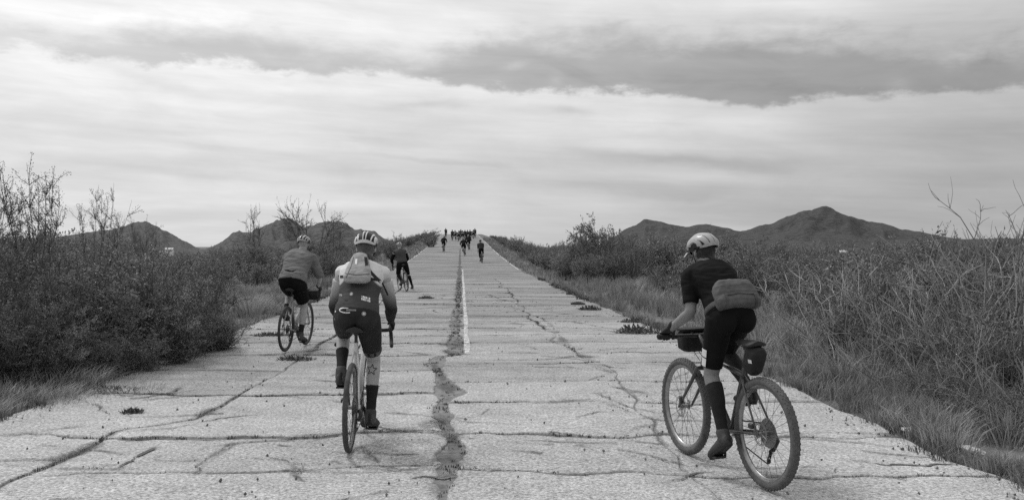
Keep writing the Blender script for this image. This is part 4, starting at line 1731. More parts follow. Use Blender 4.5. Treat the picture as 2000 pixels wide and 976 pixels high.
    for s in (-1, 1):
        S.tube([sad + Vector((s * 0.02, 0.12, -0.035)), sad + Vector((s * 0.022, 0.02, -0.05)), sad + Vector((s * 0.03, -0.09, -0.03))], 0.0035, 6)
    S.obj('seatpost', M_black, root)
    S = Shape()
    rs = []
    for y, w, h, z in ((-0.125, 0.050, 0.014, 0.004), (-0.115, 0.066, 0.020, 0.002), (-0.07, 0.071, 0.024, -0.002), (-0.01, 0.055, 0.022, -0.006), (0.06, 0.030, 0.019, -0.006), (0.12, 0.021, 0.017, -0.006), (0.15, 0.013, 0.011, -0.010)):
        rs.append([sad + Vector((math.cos(2 * PI * k / 16) * w, y, z - 0.012 + math.sin(2 * PI * k / 16) * h - (0.35 * abs(math.cos(2 * PI * k / 16)) * w * 0.5))) for k in range(16)])
    S.rings(rs)
    S.obj('saddle', M_saddle, root)
    # bars
    bar = Vector((0, *p['bar']))
    S = Shape()
    S.tube([ht + ax * 0.025, bar], [0.018, 0.016], 12)
    S.cyl(ht + ax * 0.03, ax * 0.05, 0.02, 14)
    S.obj('stem', M_black, root)
    hw = p['hw']
    S = Shape()
    if p['kind'] == 'drop':
        for s in (-1, 1):
            S.tube([bar, bar + Vector((s * (hw - 0.05), 0, 0)), bar + Vector((s * (hw - 0.012), 0.022, 0.002)), bar + Vector((s * hw, 0.07, 0.0)), bar + Vector((s * (hw + 0.004), 0.095, -0.03)), bar + Vector((s * (hw + 0.010), 0.085, -0.085)), bar + Vector((s * (hw + 0.018), 0.03, -0.122)), bar + Vector((s * (hw + 0.026), -0.06, -0.130))], 0.0165, 12)
        hbar = S.obj('handlebar', M_rubber, root)
        for s in (-1, 1):
            S = Shape()
            b = bar + Vector((s * hw, 0.07, 0.01))
            S.tube([b + Vector((0, -0.02, 0)), b + Vector((0, 0.04, 0.012)), b + Vector((0, 0.075, 0.035)), b + Vector((0, 0.085, 0.05))], [0.017, 0.018, 0.017, 0.012], 12)
            g = S.obj('brake_hood', M_rubber, hbar)
            S = Shape()
            S.tube([b + Vector((0, 0.08, 0.01)), b + Vector((s * 0.004, 0.088, -0.04)), b + Vector((s * 0.010, 0.07, -0.10)), b + Vector((s * 0.014, 0.05, -0.135))], [0.009, 0.008, 0.007, 0.005], 8, (Vector((0, 1, 0)), 0.7))
            S.obj('brake_lever', M_black, hbar)
    else:
        sw = p.get('sweep', 0.03)
        S.tube([bar + Vector((-hw, -sw, 0.012)), bar + Vector((-hw * 0.35, 0, 0.005)), bar, bar + Vector((hw * 0.35, 0, 0.005)), bar + Vector((hw, -sw, 0.012))], [0.011, 0.013, 0.016, 0.013, 0.011], 12)
        hbar = S.obj('handlebar', M_black, root)
        for s in (-1, 1):
            e = bar + Vector((s * hw, -sw, 0.012))
            i = e.lerp(bar, 0.34)
            S = Shape()
            S.tube([e, i], 0.0165, 12)
            S.cyl(e, Vector((s * 0.008, 0, 0)), 0.021, 14)
            S.obj('grip', M_rubber, hbar)
            S = Shape()
            q = e.lerp(bar, 0.42)
            S.rbox(q + Vector((0, 0.015, -0.008)), X1 * 0.018, Vector((0, 0.02, 0)), Vector((0, 0, 0.014)))
            S.tube([q + Vector((0, 0.04, -0.012)), q + Vector((s * 0.05, 0.055, -0.02)), q + Vector((s * 0.11, 0.05, -0.022))], [0.007, 0.006, 0.005], 8)
            S.obj('brake_lever', M_black, hbar)
    if p.get('cables', True):
        S = Shape()
        for s in (-1, 1):
            S.tube([bar + Vector((s * hw * 0.6, 0.03, -0.0)), bar + Vector((s * 0.08, 0.11, 0.02)), bar + Vector((s * 0.02, 0.10, -0.09)), hb + Vector((s * 0.02, 0.02, 0.03))], 0.0028, 5)
        S.obj('cable', M_black, root)
    p['root'] = root
    return root


def put(root, x, d, heading, lean=0.0, z=None):
    root.location = (x, d, float(zr(d)) + (0.010 if d < 47 else 0.0) if z is None else z)
    root.rotation_euler = (0, math.radians(lean), math.radians(-heading))


# ------------------------------------------------------------------ riders
M_skin = mat('skin', 0.30, 0.6, 0.12, 10, 0.001, 60)
M_skin_pale = mat('pale_skin', 0.40, 0.6, 0.12, 10, 0.001, 60)
M_skin_tan = mat('tanned_skin', 0.22, 0.6, 0.15, 10, 0.001, 60)
M_hair = mat('dark_hair', 0.03, 0.5, 0.4, 60, 0.004, 120)
M_hair2 = mat('fair_hair', 0.10, 0.55, 0.4, 60, 0.004, 120)
M_eye = mat('eye_white', 0.7, 0.2, 0.05, 10)
M_blackcloth = mat('black_lycra', 0.009, 0.85, 0.3, 10, 0.001, 150, spec=0.12)
M_darkcloth = mat('charcoal_lycra', 0.028, 0.8, 0.3, 10, 0.001, 150, spec=0.2)
M_sock = mat('black_sock', 0.018, 0.9, 0.3, 20, 0.001, 150)
M_shoe = mat('dark_shoe', 0.07, 0.7, 0.4, 14, 0.002, 60)
M_shoe2 = mat('grey_shoe', 0.06, 0.75, 0.4, 14, 0.002, 60)
M_sole = mat('shoe_sole', 0.025, 0.8, 0.3, 20)
M_glove = mat('black_glove', 0.022, 0.8, 0.3, 20, 0.001, 100)
M_greytop = mat('grey_knit', 0.165, 0.9, 0.15, 6, 0.002, 120)
M_helmet_pale = mat('pale_helmet_shell', 0.36, 0.4, 0.15, 6, coat=0.2)
M_helmet_white = mat('white_helmet_shell', 0.62, 0.35, 0.1, 6, coat=0.3)
M_helmet_dark = mat('helmet_liner', 0.02, 0.7, 0.2, 10)
M_strap = mat('webbing', 0.02, 0.85, 0.2, 40)
M_white = mat('white_print', 0.75, 0.6, 0.05, 20)
M_print = mat('grey_print', 0.34, 0.7, 0.2, 30)
M_ink = mat('tattoo_ink', 0.05, 0.6, 0.2, 30)


class Rider:
    def __init__(self, name, label, group=None):
        self.root = empty(name)
        tag(self.root, label, 'person', group)

    def pose(self, hip, sh, head, hands, balls, grips, bow=0.05, hipw=0.088, shw=0.18, girth=1.0, foot_pitch=(8, 8), thigh=0.425, shin=0.425, ua=0.30, fa=0.27, face=(0, 1, 0), head_up=(0, 0, 1), elbow_out=0.5, knee_out=0.12, ankle_override=None):
        self.g = girth
        self.Hc, self.Sc = Vector((0, *hip)), Vector((0, *sh))
        mid = (self.Hc + self.Sc) / 2
        u = (self.Sc - self.Hc).normalized()
        back = Vector((0, -u.z, u.y))
        if back.z < 0 and abs(u.z) < 0.5:
            back = -back
        self.mid = mid + back * bow
        self.face, self.up = Vector(face).normalized(), Vector(head_up).normalized()
        self.side = self.face.cross(self.up).normalized()
        self.up = self.side.cross(self.face).normalized()
        self.head = Vector(head)
        self.legs, self.arms, self.feet = {}, {}, {}
        for s in (1, -1):
            hj = self.Hc + Vector((s * hipw, 0, 0))
            b = Vector(balls[s])
            pt = math.radians(foot_pitch[0 if s == 1 else 1])
            fd = Vector((s * 0.08, math.cos(pt), -math.sin(pt))).normalized()
            fu = Vector((0, math.sin(pt), math.cos(pt)))
            ank = b - fd * 0.125 + fu * 0.085
            kn = ik(hj, ank, thigh, shin, Vector((s * knee_out, 1, 0.35)))
            ll = kn - ank
            bk = (Vector((0, -1, 0)) - ll.normalized() * (-ll.normalized().y)).normalized()
            pts = [hj, hj.lerp(kn, 0.33), hj.lerp(kn, 0.72), kn, kn.lerp(ank, 0.22) + bk * 0.014, kn.lerp(ank, 0.42) + bk * 0.016, kn.lerp(ank, 0.72) + bk * 0.004, ank]
            rad = [0.094 * girth, 0.089 * girth, 0.067 * girth, 0.055, 0.0575, 0.053, 0.038, 0.035]
            self.legs[s] = (pts, rad)
            self.feet[s] = (b, fd, fu, ank)
            sj = self.Sc + Vector((s * shw, 0, -0.028))
            wr = Vector(hands[s])
            eb = ik(sj, wr, ua, fa, Vector((s * elbow_out, -0.2, -0.8)))
            pts = [sj, sj.lerp(eb, 0.5), eb, eb.lerp(wr, 0.3), eb.lerp(wr, 0.7), wr]
            self.arms[s] = (pts, [0.055 * girth, 0.047 * girth, 0.040, 0.041, 0.031, 0.026])
        self.grips = grips

    def spine(self, t):
        a, m, b = self.Hc, self.mid, self.Sc
        if t <= 1 and t >= 0:
            p = a * (1 - t) ** 2 + m * 2 * t * (1 - t) + b * t * t
            d = (m - a) * (1 - t) + (b - m) * t
        elif t < 0:
            d = (m - a)
            p = a + d * 2 * t
        else:
            d = (b - m)
            p = b + d * 2 * (t - 1)
        d = d.normalized()
        return p, d, Vector((0, -d.z, d.y))

    SECT = [(-.17, .085, .080, .0), (-.09, .150, .122, .005), (0, .168, .135, .012), (.14, .163, .128, .010), (.34, .146, .110, .0), (.55, .150, .110, .0), (.74, .168, .116, .006), (.9, .170, .104, .012), (1.0, .142, .086, .014), (1.08, .080, .066, .012)]

    def torso(self, S, t0, t1, grow=0.0, n=26, p=2.3):
        sec = np.array(self.SECT)
        ts = [t0 + (t1 - t0) * k / 14 for k in range(15)]
        rs = []
        for t in ts:
            w, dp, off = [float(np.interp(t, sec[:, 0], sec[:, j])) for j in (1, 2, 3)]
            c, u, bk = self.spine(t)
            c = c + bk * off
            r = []
            for k in range(n):
                a = 2 * PI * k / n
                ca, sa = math.cos(a), math.sin(a)
                q = (abs(ca) ** p + abs(sa) ** p) ** (-1 / p)
                r.append(c + X1 * ca * q * (w * self.g + grow) + bk * sa * q * (dp * self.g + grow))
            rs.append(r)
        S.rings(rs)

    def glutes(self, S, grow=0.0):
        c, u, bk = self.spine(0.0)
        for s in (1, -1):
            S.ell(c + X1 * s * 0.076 + bk * 0.040 - u * 0.025, X1 * (0.086 * self.g + grow), bk * (0.088 * self.g + grow), u * (0.11 + grow))

    def shoulders(self, S, grow=0.0):
        for s in (1, -1):
            pts, rad = self.arms[s]
            S.ell(pts[0] + Vector((0, 0, 0.0)), X1 * (0.054 * self.g + grow), Vector((0, 0.060 + grow, 0)), Vector((0, 0, 0.056 + grow)))
            S.tube([pts[0], self.spine(0.97)[0] + X1 * s * 0.05 + self.spine(0.97)[2] * 0.02, ], [0.052 + grow, 0.072 + grow], 12)

    def hand(self, S, s, grow=0.0):
        g, a, b, c, r = self.grips[s]
        g, a, b, c = Vector(g), Vector(a).normalized(), Vector(b).normalized(), Vector(c).normalized()
        w = self.arms[s][0][-1]
        S.tube([w - (g - w).normalized() * 0.05, w], [0.027 + grow, 0.027 + grow], 10)
        R2 = r + 0.011
        lens = (0.92, 1.0, 0.95, 0.78)
        for k in range(4):
            off = (k - 1.5) * 0.0205
            kn = g + a * off + b * (R2 + 0.006) + c * 0.006
            S.tube([w + a * off * 0.7, w.lerp(kn, 0.5) + a * off * 0.15 + b * 0.006, kn], [0.014 + grow, 0.0135 + grow, 0.0105 + grow], 8)
            P = [kn]
            for ph in (55, 105, 150, 190):
                an = math.radians(ph * lens[k])
                P.append(g + a * off + (b * math.cos(an) + c * math.sin(an)) * R2)
            S.tube(P, [0.0100 + grow, 0.0095 + grow, 0.0088 + grow, 0.0082 + grow, 0.0072 + grow], 8)
        P = [w + a * (-0.030) + b * 0.0, w.lerp(g, 0.6) - a * 0.042 - c * 0.008]
        for ph in (-55, -110):
            an = math.radians(ph)
            P.append(g - a * 0.045 + (b * math.cos(an) + c * math.sin(an)) * R2)
        S.tube(P, [0.014 + grow, 0.0125 + grow, 0.0105 + grow, 0.0085 + grow], 8)

    def body(self, m, voxel):
        S = Shape()
        self.torso(S, -0.17, 1.08)
        self.glutes(S)
        self.shoulders(S)
        for s in (1, -1):
            S.tube(*trim(*self.legs[s], 0, 1, 0, 16), n=14)
            S.tube(*trim(*self.arms[s], 0, 1, 0, 12), n=12)
            self.hand(S, s)
            b, fd, fu, ank = self.feet[s]
            sd = fd.cross(fu)
            S.tube([ank, ank - fu * 0.03 + fd * 0.01], 0.034, 10)
            S.tube([ank - fu * 0.045 - fd * 0.035, b + fu * 0.03 - fd * 0.03, b + fu * 0.018 + fd * 0.06], [0.028, 0.032, 0.02], 10, (fu, 0.75))
        H, f, u, sd = self.head, self.face, self.up, self.side
        c, d, bk = self.spine(1.04)
        nk = H - u * 0.055 - f * 0.018
        S.tube([c, c.lerp(nk, 0.5) + bk * 0.008, nk], [0.066, 0.056, 0.054], 14)
        S.ell(H + u * 0.018 - f * 0.008, sd * 0.076, f * 0.098, u * 0.098)
        S.ell(H - u * 0.062 + f * 0.028, sd * 0.056, f * 0.062, u * 0.055)
        S.ell(H - u * 0.018 + f * 0.092, sd * 0.013, f * 0.022, u * 0.026)
        S.ell(H - u * 0.062 + f * 0.086, sd * 0.024, f * 0.010, u * 0.010)
        S.ell(H - u * 0.100 + f * 0.066, sd * 0.022, f * 0.018, u * 0.016)
        for s in (1, -1):
            S.ell(H - u * 0.012 + sd * s * 0.078 - f * 0.004, sd * 0.009, f * 0.018, u * 0.030)
        o = S.skin('body', m, self.root, voxel, 3)
        if voxel < 0.012:
            for s in (1, -1):
                E = Shape()
                E.ell(H + u * 0.012 + f * 0.082 + sd * s * 0.032, sd * 0.014, f * 0.010, u * 0.008)
                E.obj('eye', M_eye, o)
        return o

    def jersey(self, m, sleeve_m, sleeve_t, grow, voxel, hem=-0.02, wrinkle=0.002, flare=0.0):
        S = Shape()
        self.torso(S, hem, 1.075, grow)
        self.shoulders(S, grow)
        if flare:
            c, u, bk = self.spine(hem + 0.05)
            S.tube([self.spine(hem + 0.25)[0], c - u * 0.02], [0.16, 0.185 + flare], 20, (bk, 0.72), dome=False)
        if sleeve_m is m:
            for s in (1, -1):
                S.tube(*trim(*self.arms[s], 0, sleeve_t, grow * 1.1, 10), n=14, dome=False)
        o = S.skin('jersey', m, self.root, voxel, 2, wrinkle, 10, (0.8, 1.0, 2.4))
        if sleeve_m is not m:
            for s in (1, -1):
                S = Shape()
                S.tube(*trim(*self.arms[s], 0.12, sleeve_t, grow * 1.15, 12), n=16, dome=False)
                S.skin('sleeve', sleeve_m, o, voxel, 2, wrinkle, 16)
        return o

    def shorts(self, m, t, grow, voxel, wrinkle=0.0015, top=0.30):
        S = Shape()
        self.torso(S, -0.17, top, grow)
        self.glutes(S, grow)
        for s in (1, -1):
            S.tube(*trim(*self.legs[s], 0, t, grow, 10), n=18, dome=False)
        return S.skin('shorts', m, self.root, voxel, 3, wrinkle, 15)

    def socks(self, m, t, voxel):
        for s in (1, -1):
            S = Shape()
            S.tube(*trim(*self.legs[s], t, 1.0, 0.0045, 9), n=18, dome=False)
            S.skin('sock', m, self.root, voxel, 2, 0.0012, 24)

    def shoes(self, m, voxel):
        for s in (1, -1):
            b, fd, fu, ank = self.feet[s]
            sd = fd.cross(fu).normalized()
            S = Shape()
            rs = []
            for y, w, h, z in ((-0.175, 0.022, 0.026, 0.040), (-0.165, 0.031, 0.036, 0.042), (-0.13, 0.036, 0.044, 0.046), (-0.08, 0.035, 0.041, 0.043), (-0.03, 0.041, 0.033, 0.036), (0.02, 0.047, 0.027, 0.030), (0.06, 0.043, 0.022, 0.025), (0.085, 0.032, 0.017, 0.021), (0.098, 0.018, 0.010, 0.018)):
                rs.append([b + fd * y + fu * (z - 0.008 + math.sin(2 * PI * k / 16) * (h * 1.1 + 0.004)) + sd * math.cos(2 * PI * k / 16) * (w * 1.08 + 0.004) for k in range(16)])
            S.rings(rs)
            S.tube([ank + fu * 0.022, ank - fu * 0.045], [0.047, 0.046], 14)
            o = S.skin('shoe', m, self.root, voxel, 2, 0.0012, 25)
            S = Shape()
            n = 20
            out = []
            for k in range(n):
                a = 2 * PI * k / n
                y = -0.04 + 0.142 * math.sin(a)
                w = (0.036 + 0.011 * smoothstep(-0.1, 0.03, y)) * abs(math.cos(a)) ** 0.6 * (1 if math.cos(a) > 0 else -1)
                out.append((y, w))
            S.rings([[b + fd * y + sd * w * 0.98 + fu * 0.012 for y, w in out], [b + fd * y + sd * w + fu * 0.0 for y, w in out], [b + fd * y + sd * w * 0.95 - fu * 0.012 for y, w in out]])
            S.obj('sole', M_sole, o)
            if voxel < 0.008:
                S = Shape()
                for q in range(4):
                    c0 = b + fd * (-0.075 + 0.022 * q) + fu * (0.082 - 0.009 * q)
                    S.tube([c0 - sd * 0.022 - fu * 0.006, c0 + fu * 0.003, c0 + sd * 0.022 - fu * 0.006], 0.003, 6)
                S.obj('laces', M_print, o)
                S = Shape()
                S.tube([b - fd * 0.176 + fu * 0.03, b - fd * 0.172 + fu * 0.075], [0.014, 0.012], 8)
                S.obj('heel_tab', M_sole, o)

    def gloves(self, m, voxel):
        for s in (1, -1):
            S = Shape()
            self.hand(S, s, 0.0018)
            S.skin('glove', m, self.root, voxel, 1)

    def helmet(self, shell_m, ribs, ribw, rear=True, visor=0.0, seg=22, dark=None):
        H, f, u, sd = self.head + self.up * 0.035 - self.face * 0.010, self.face, self.up, self.side
        A = Vector((0.100, 0.140, 0.104))

        def pt(al, be, k=1.0):
            return H + sd * (math.sin(al) * A.x * k) + f * (math.cos(al) * math.sin(be) * A.y * k) + u * (math.cos(al) * math.cos(be) * A.z * k)
        S = Shape()
        S.ell(H, sd * A.x * 0.92, f * A.y * 0.92, u * A.z * 0.92, 24, 14)
        keep = [k for k, v_ in enumerate(S.v) if (Vector(v_) - H).dot(u) + 0.22 * (Vector(v_) - H).dot(f) > -0.034]
        ks = set(keep)
        S.f = [q for q in S.f if all(i in ks for i in q)]
        S2 = Shape()
        for al, w in zip(ribs, ribw if isinstance(ribw, (list, tuple)) else [ribw] * len(ribs)):
            rs = []
            b0, b1 = math.radians(-84), math.radians(98)
            for k in range(seg + 1):
                be = b0 + (b1 - b0) * k / seg
                t = k / seg
                ww = math.radians(w) * (0.75 + 0.5 * math.sin(PI * t))
                sq = math.radians(al) * (0.80 + 0.28 * math.sin(PI * t))
                rs.append([pt(sq - ww, be, 0.93), pt(sq - ww * 0.9, be, 1.0), pt(sq, be, 1.025), pt(sq + ww * 0.9, be, 1.0), pt(sq + ww, be, 0.93)])
            S2.rings(rs)
        for be, a0, w in ((-98, 62, 9), (92, 55, 8)):
            rs = []
            for k in range(15):
                al = math.radians(-a0 + 2 * a0 * k / 14)
                c = math.radians(be) + (math.radians(16) * math.cos(al * 1.5) if be < 0 else 0)
                w2 = math.radians(w)
                rs.append([pt(al, c - w2, 0.93), pt(al, c - w2 * 0.8, 1.01), pt(al, c + w2 * 0.8, 1.01), pt(al, c + w2, 0.93)])
            S2.rings(rs)
        for s in (-1, 1):
            rs = []
            for k in range(17):
                be = math.radians(-92 + 176 * k / 16)
                rs.append([pt(s * math.radians(74), be, 0.93), pt(s * math.radians(70), be, 1.02), pt(s * math.radians(58), be, 1.02), pt(s * math.radians(54), be, 0.93)])
            S2.rings(rs)
        if visor:
            S2.rings([[H + f * 0.125 + sd * x - u * (0.016 + 8 * x * x) for x in (-.07, -.04, 0, .04, .07)] + [H + f * 0.125 + sd * x - u * (0.022 + 8 * x * x) for x in (.07, .04, 0, -.04, -.07)],
                      [H + f * (0.125 + visor) + sd * x * 0.85 - u * (0.022 + 8 * x * x) for x in (-.07, -.04, 0, .04, .07)] + [H + f * (0.125 + visor) + sd * x * 0.85 - u * (0.027 + 8 * x * x) for x in (.07, .04, 0, -.04, -.07)]])
        o = S2.obj('helmet', shell_m, self.root)
        S.obj('liner', dark or M_helmet_dark, o)
        S3 = Shape()
        for s in (-1, 1):
            S3.tube([pt(s * 1.05, 0.3, 0.9), self.head - u * 0.03 + sd * s * 0.082 + f * 0.01, self.head - u * 0.11 + sd * s * 0.03 + f * 0.04], 0.004, 5)
            S3.tube([pt(s * 0.9, -1.2, 0.9), self.head - u * 0.03 + sd * s * 0.082 + f * 0.01], 0.004, 5)
        S3.obj('strap', M_strap, o)
        return o

    def hair(self, m, tail=None, voxel=0.008):
        H, f, u, sd = self.head, self.face, self.up, self.side
        S = Shape()
        S.ell(H + u * 0.015 - f * 0.022, sd * 0.080, f * 0.090, u * 0.098)
        S.ell(H - u * 0.045 - f * 0.055, sd * 0.062, f * 0.042, u * 0.050)
        if tail:
            S.tube([H - u * 0.04 - f * 0.09] + [Vector(q) for q in tail], [0.026] + [0.022] * (len(tail) - 1) + [0.006], 10)
        return S.skin('hair', m, self.root, voxel, 2, 0.004, 40)


def bvh_of(o):
    me = o.data
    return BVHTree.FromPolygons([v_.co.copy() for v_ in me.vertices], [tuple(p_.vertices) for p_ in me.polygons])


def project(bv, x, z, lift, direction=Vector((0, 1, 0)), origin_y=-2.0, side=None):
    h = bv.ray_cast(Vector((x, origin_y, z)), direction)
    if h[0] is None:
        return None
    return h[0] - direction * lift


def patch(name, bv, outline, m, parent, lift=0.0025):
    """flat print that follows the cloth: outline of (x, z) points seen from behind"""
    c = (sum(p[0] for p in outline) / len(outline), sum(p[1] for p in outline) / len(outline))
    v, f = [], []
    pc = project(bv, c[0], c[1], lift)
    pts = [project(bv, x, z, lift) for x, z in outline]
    if pc is None or any(p is None for p in pts):
        return None
    v = [tuple(pc)] + [tuple(p) for p in pts]
    n = len(pts)
    f = [(0, 1 + k, 1 + (k + 1) % n) for k in range(n)]
    return link(name, mesh_from(name, v, f, m, False), parent)


def ribbon(S, bv, pts, w, lift, direction=Vector((0, 1, 0)), oy=-2.0, step=0.012):
    """strap or drawn line lying on a surface, through (x, z) points seen from behind"""
    Q = []
    for a, b in zip(pts[:-1], pts[1:]):
        n = max(1, int(math.hypot(b[0] - a[0], b[1] - a[1]) / step))
        Q += [(a[0] + (b[0] - a[0]) * k / n, a[1] + (b[1] - a[1]) * k / n) for k in range(n)]
    Q.append(pts[-1])
    rs = []
    for k, q in enumerate(Q):
        a, b = Q[max(0, k - 1)], Q[min(len(Q) - 1, k + 1)]
        L = math.hypot(b[0] - a[0], b[1] - a[1]) or 1
        nx, nz_ = -(b[1] - a[1]) / L * w, (b[0] - a[0]) / L * w
        p0 = project(bv, q[0] - nx, q[1] - nz_, lift, direction, oy)
        p1 = project(bv, q[0] + nx, q[1] + nz_, lift, direction, oy)
        if p0 is None or p1 is None:
            continue
        rs.append([p0 + direction * lift * 1.6, p0, p1, p1 + direction * lift * 1.6])
    if len(rs) > 1:
        S.rings(rs)


def limb_band(name, chain, t0, t1, grow, facing, half, m, parent):
    """patch of a limb's surface between two fractions, facing a direction"""
    pts, rad = trim(*chain, t0, t1, grow, 5)
    facing = Vector(facing)
    v, f = [], []
    n = 9
    for i, p in enumerate(pts):
        t = (pts[min(i + 1, 5)] - pts[max(i - 1, 0)]).normalized()
        x = (facing - t * facing.dot(t)).normalized()
        y = t.cross(x)
        for k in range(n):
            a = math.radians(-half + 2 * half * k / (n - 1))
            v.append(tuple(p + (x * math.cos(a) + y * math.sin(a)) * rad[i]))
    for i in range(5):
        for k in range(n - 1):
            f.append((i * n + k, i * n + k + 1, (i + 1) * n + k + 1, (i + 1) * n + k))
    return link(name, mesh_from(name, v, f, m), parent)
# ------------------------------------------------------------------ the cyclist in the two-tone jersey


def drop_hands(p, dz=0.0, dy=0.0):
    by, bz = p['bar']
    hw = p['hw']
    hands, grips = {}, {}
    for s in (1, -1):
        hands[s] = (s * (hw + 0.004), by + 0.025 + dy, bz + 0.085 + dz)
        grips[s] = ((s * hw, by + 0.105, bz + 0.028), (0, -0.9, -0.25), (s * 0.45, -0.1, 0.9), (s * 0.9, 0, -0.42), 0.017)
    return hands, grips


def balls_of(p):
    return {1: p['pedals'][0] + Vector((0.0, 0.0, 0.026)), -1: p['pedals'][1] + Vector((0.0, 0.0, 0.026))}


gravel = dict(R=0.35, rt=0.021, wb=1.03, bb=(0.43, 0.275), seat=(0.245, 0.80), saddle=(0.20, 0.965), ht=(0.785, 0.845), hb=(0.835, 0.70), bar=(0.85, 0.885), hw=0.215, kind='drop')
pA = dict(gravel, crank=-84, frame_m=M_whiteframe, tyre_m=M_tyre, rim_m=M_steel, cage=True)
bikeA = make_bike('bicycle', pA, 'pale drop-bar bicycle under the cyclist with the small backpack')
A = Rider('person', 'cyclist in a two-tone long-sleeve jersey and striped helmet, pedalling away with a small backpack')
hands, grips = drop_hands(pA)
A.pose((0.245, 1.035), (0.575, 1.415), (0.012, 0.665, 1.605), hands, balls_of(pA), grips, bow=0.05, shw=0.172, girth=1.04, foot_pitch=(14, 12), thigh=0.435, shin=0.43, ua=0.30, fa=0.27, elbow_out=0.30, face=(0.03, 1, -0.06))
for r_ in (bikeA, A.root):
    put(r_, -1.28, 7.40, -2.3, 1.6)


def two_tone(name):
    m = bpy.data.materials.new(name)
    m.use_nodes = True
    t = m.node_tree
    b = t.nodes['Principled BSDF']
    b.inputs['Roughness'].default_value = 0.8
    b.inputs['Specular IOR Level'].default_value = 0.2
    co = t.nodes.new('ShaderNodeTexCoord')
    s = t.nodes.new('ShaderNodeSeparateXYZ')
    t.links.new(co.outputs['Object'], s.inputs[0])

    def mth(op, a, c):
        n = t.nodes.new('ShaderNodeMath')
        n.operation = op
        for i, q in enumerate((a, c)):
            if isinstance(q, (int, float)):
                n.inputs[i].default_value = q
            elif q is not None:
                t.links.new(q, n.inputs[i])
        return n.outputs[0]
    ax_ = mth('ABSOLUTE', mth('SUBTRACT', s.outputs[0], 0.0), None)
    line_ = mth('ADD', s.outputs[2], mth('MULTIPLY', ax_, 0.95))
    r = t.nodes.new('ShaderNodeMapRange')
    r.inputs['From Min'].default_value = 1.44
    r.inputs['From Max'].default_value = 1.46
    r.inputs['To Min'].default_value = 0.055
    r.inputs['To Max'].default_value = 0.66
    t.links.new(line_, r.inputs['Value'])
    t.links.new(r.outputs[0], b.inputs['Base Color'])
    n = t.nodes.new('ShaderNodeTexNoise')
    n.inputs['Scale'].default_value = 150
    t.links.new(co.outputs['Object'], n.inputs['Vector'])
    bp = t.nodes.new('ShaderNodeBump')
    bp.inputs['Distance'].default_value = 0.001
    t.links.new(n.outputs[0], bp.inputs['Height'])
    t.links.new(bp.outputs[0], b.inputs['Normal'])
    return m


def ombre(name):
    m = bpy.data.materials.new(name)
    m.use_nodes = True
    t = m.node_tree
    b = t.nodes['Principled BSDF']
    b.inputs['Roughness'].default_value = 0.8
    b.inputs['Specular IOR Level'].default_value = 0.2
    co = t.nodes.new('ShaderNodeTexCoord')
    s = t.nodes.new('ShaderNodeSeparateXYZ')
    t.links.new(co.outputs['Object'], s.inputs[0])
    r = t.nodes.new('ShaderNodeMapRange')
    r.interpolation_type = 'SMOOTHSTEP'
    r.inputs['From Min'].default_value = 1.06
    r.inputs['From Max'].default_value = 1.33
    r.inputs['To Min'].default_value = 0.022
    r.inputs['To Max'].default_value = 0.5
    t.links.new(s.outputs[2], r.inputs['Value'])
    t.links.new(r.outputs[0], b.inputs['Base Color'])
    return m


bodyA = A.body(M_skin_pale, 0.007)
jerA = A.jersey(two_tone('two_tone_jersey'), ombre('ombre_sleeve'), 0.93, 0.010, 0.0075, hem=0.02, wrinkle=0.0045)
shoA = A.shorts(M_darkcloth, 0.40, 0.007, 0.0075)
A.socks(M_sock, 0.73, 0.006)
A.shoes(M_shoe, 0.006)
A.gloves(M_glove, 0.0042)
A.helmet(M_helmet_white, (-40, -8, 8, 40), (4.0, 2.6, 2.6, 4.0))
A.hair(M_hair2, [A.head + Vector((0.05, -0.09, -0.075)), A.head + Vector((0.085, -0.10, -0.11))])
limb_band('leg_gripper', A.legs[1], 0.345, 0.385, 0.011, (0, -1, 0), 180, mat('leg_gripper', 0.12, 0.8, 0.2, 40), shoA)
limb_band('leg_gripper', A.legs[-1], 0.345, 0.385, 0.011, (0, -1, 0), 180, MATS['leg_gripper'], shoA)
KA = 7.75 / F


def la(px, py):
    z = EYE - (py - 480) * KA
    return ((px - 1000) * KA + 1.295 - 0.028 * z, z)


bvJ, bvS, bvB = bvh_of(jerA), bvh_of(shoA), bvh_of(bodyA)


def disc(px, py, r, n=12):
    return [la(px + r * math.cos(2 * PI * k / n), py + r * math.sin(2 * PI * k / n)) for k in range(n)]


patch('emblem', bvJ, disc(690, 574.5, 3.4), M_print, jerA)
patch('emblem', bvJ, disc(690, 574.5, 1.5), M_white, jerA, 0.004)
for dx_ in (-3.5, 0, 3.5):
    patch('lettering', bvJ, [la(666 + dx_ - 1.6, 576.5), la(666 + dx_ + 1.2, 576), la(666 + dx_ + 1.6, 579.5), la(666 + dx_ - 1.0, 580)], M_print, jerA)
for row in (0, 1):
    for k in range(6):
        x0 = 709.5 + k * 2.9 + row * 0.8
        y0 = 576.5 + k * 0.8 + row * 4.4
        patch('lettering', bvJ, [la(x0, y0), la(x0 + 2.2, y0 + 0.6), la(x0 + 2.4, y0 + 4.2), la(x0 + 0.2, y0 + 3.6)], M_white if (k + row) % 4 else M_print, jerA)
for px, py in ((660.5, 608), (717, 610)):
    patch('emblem', bvS, disc(px, py, 4.2), M_print, shoA)
    patch('emblem', bvS, disc(px, py, 1.8), M_white, shoA, 0.004)
S = Shape()
arc = [la(676 + 14 * math.cos(a) + 8, 604.5 + 4.6 * math.sin(a)) for a in [math.radians(q) for q in range(60, 290, 14)]]
ribbon(S, bvS, arc, 0.0042, 0.0025)
S.obj('swoosh_print', M_white, shoA)
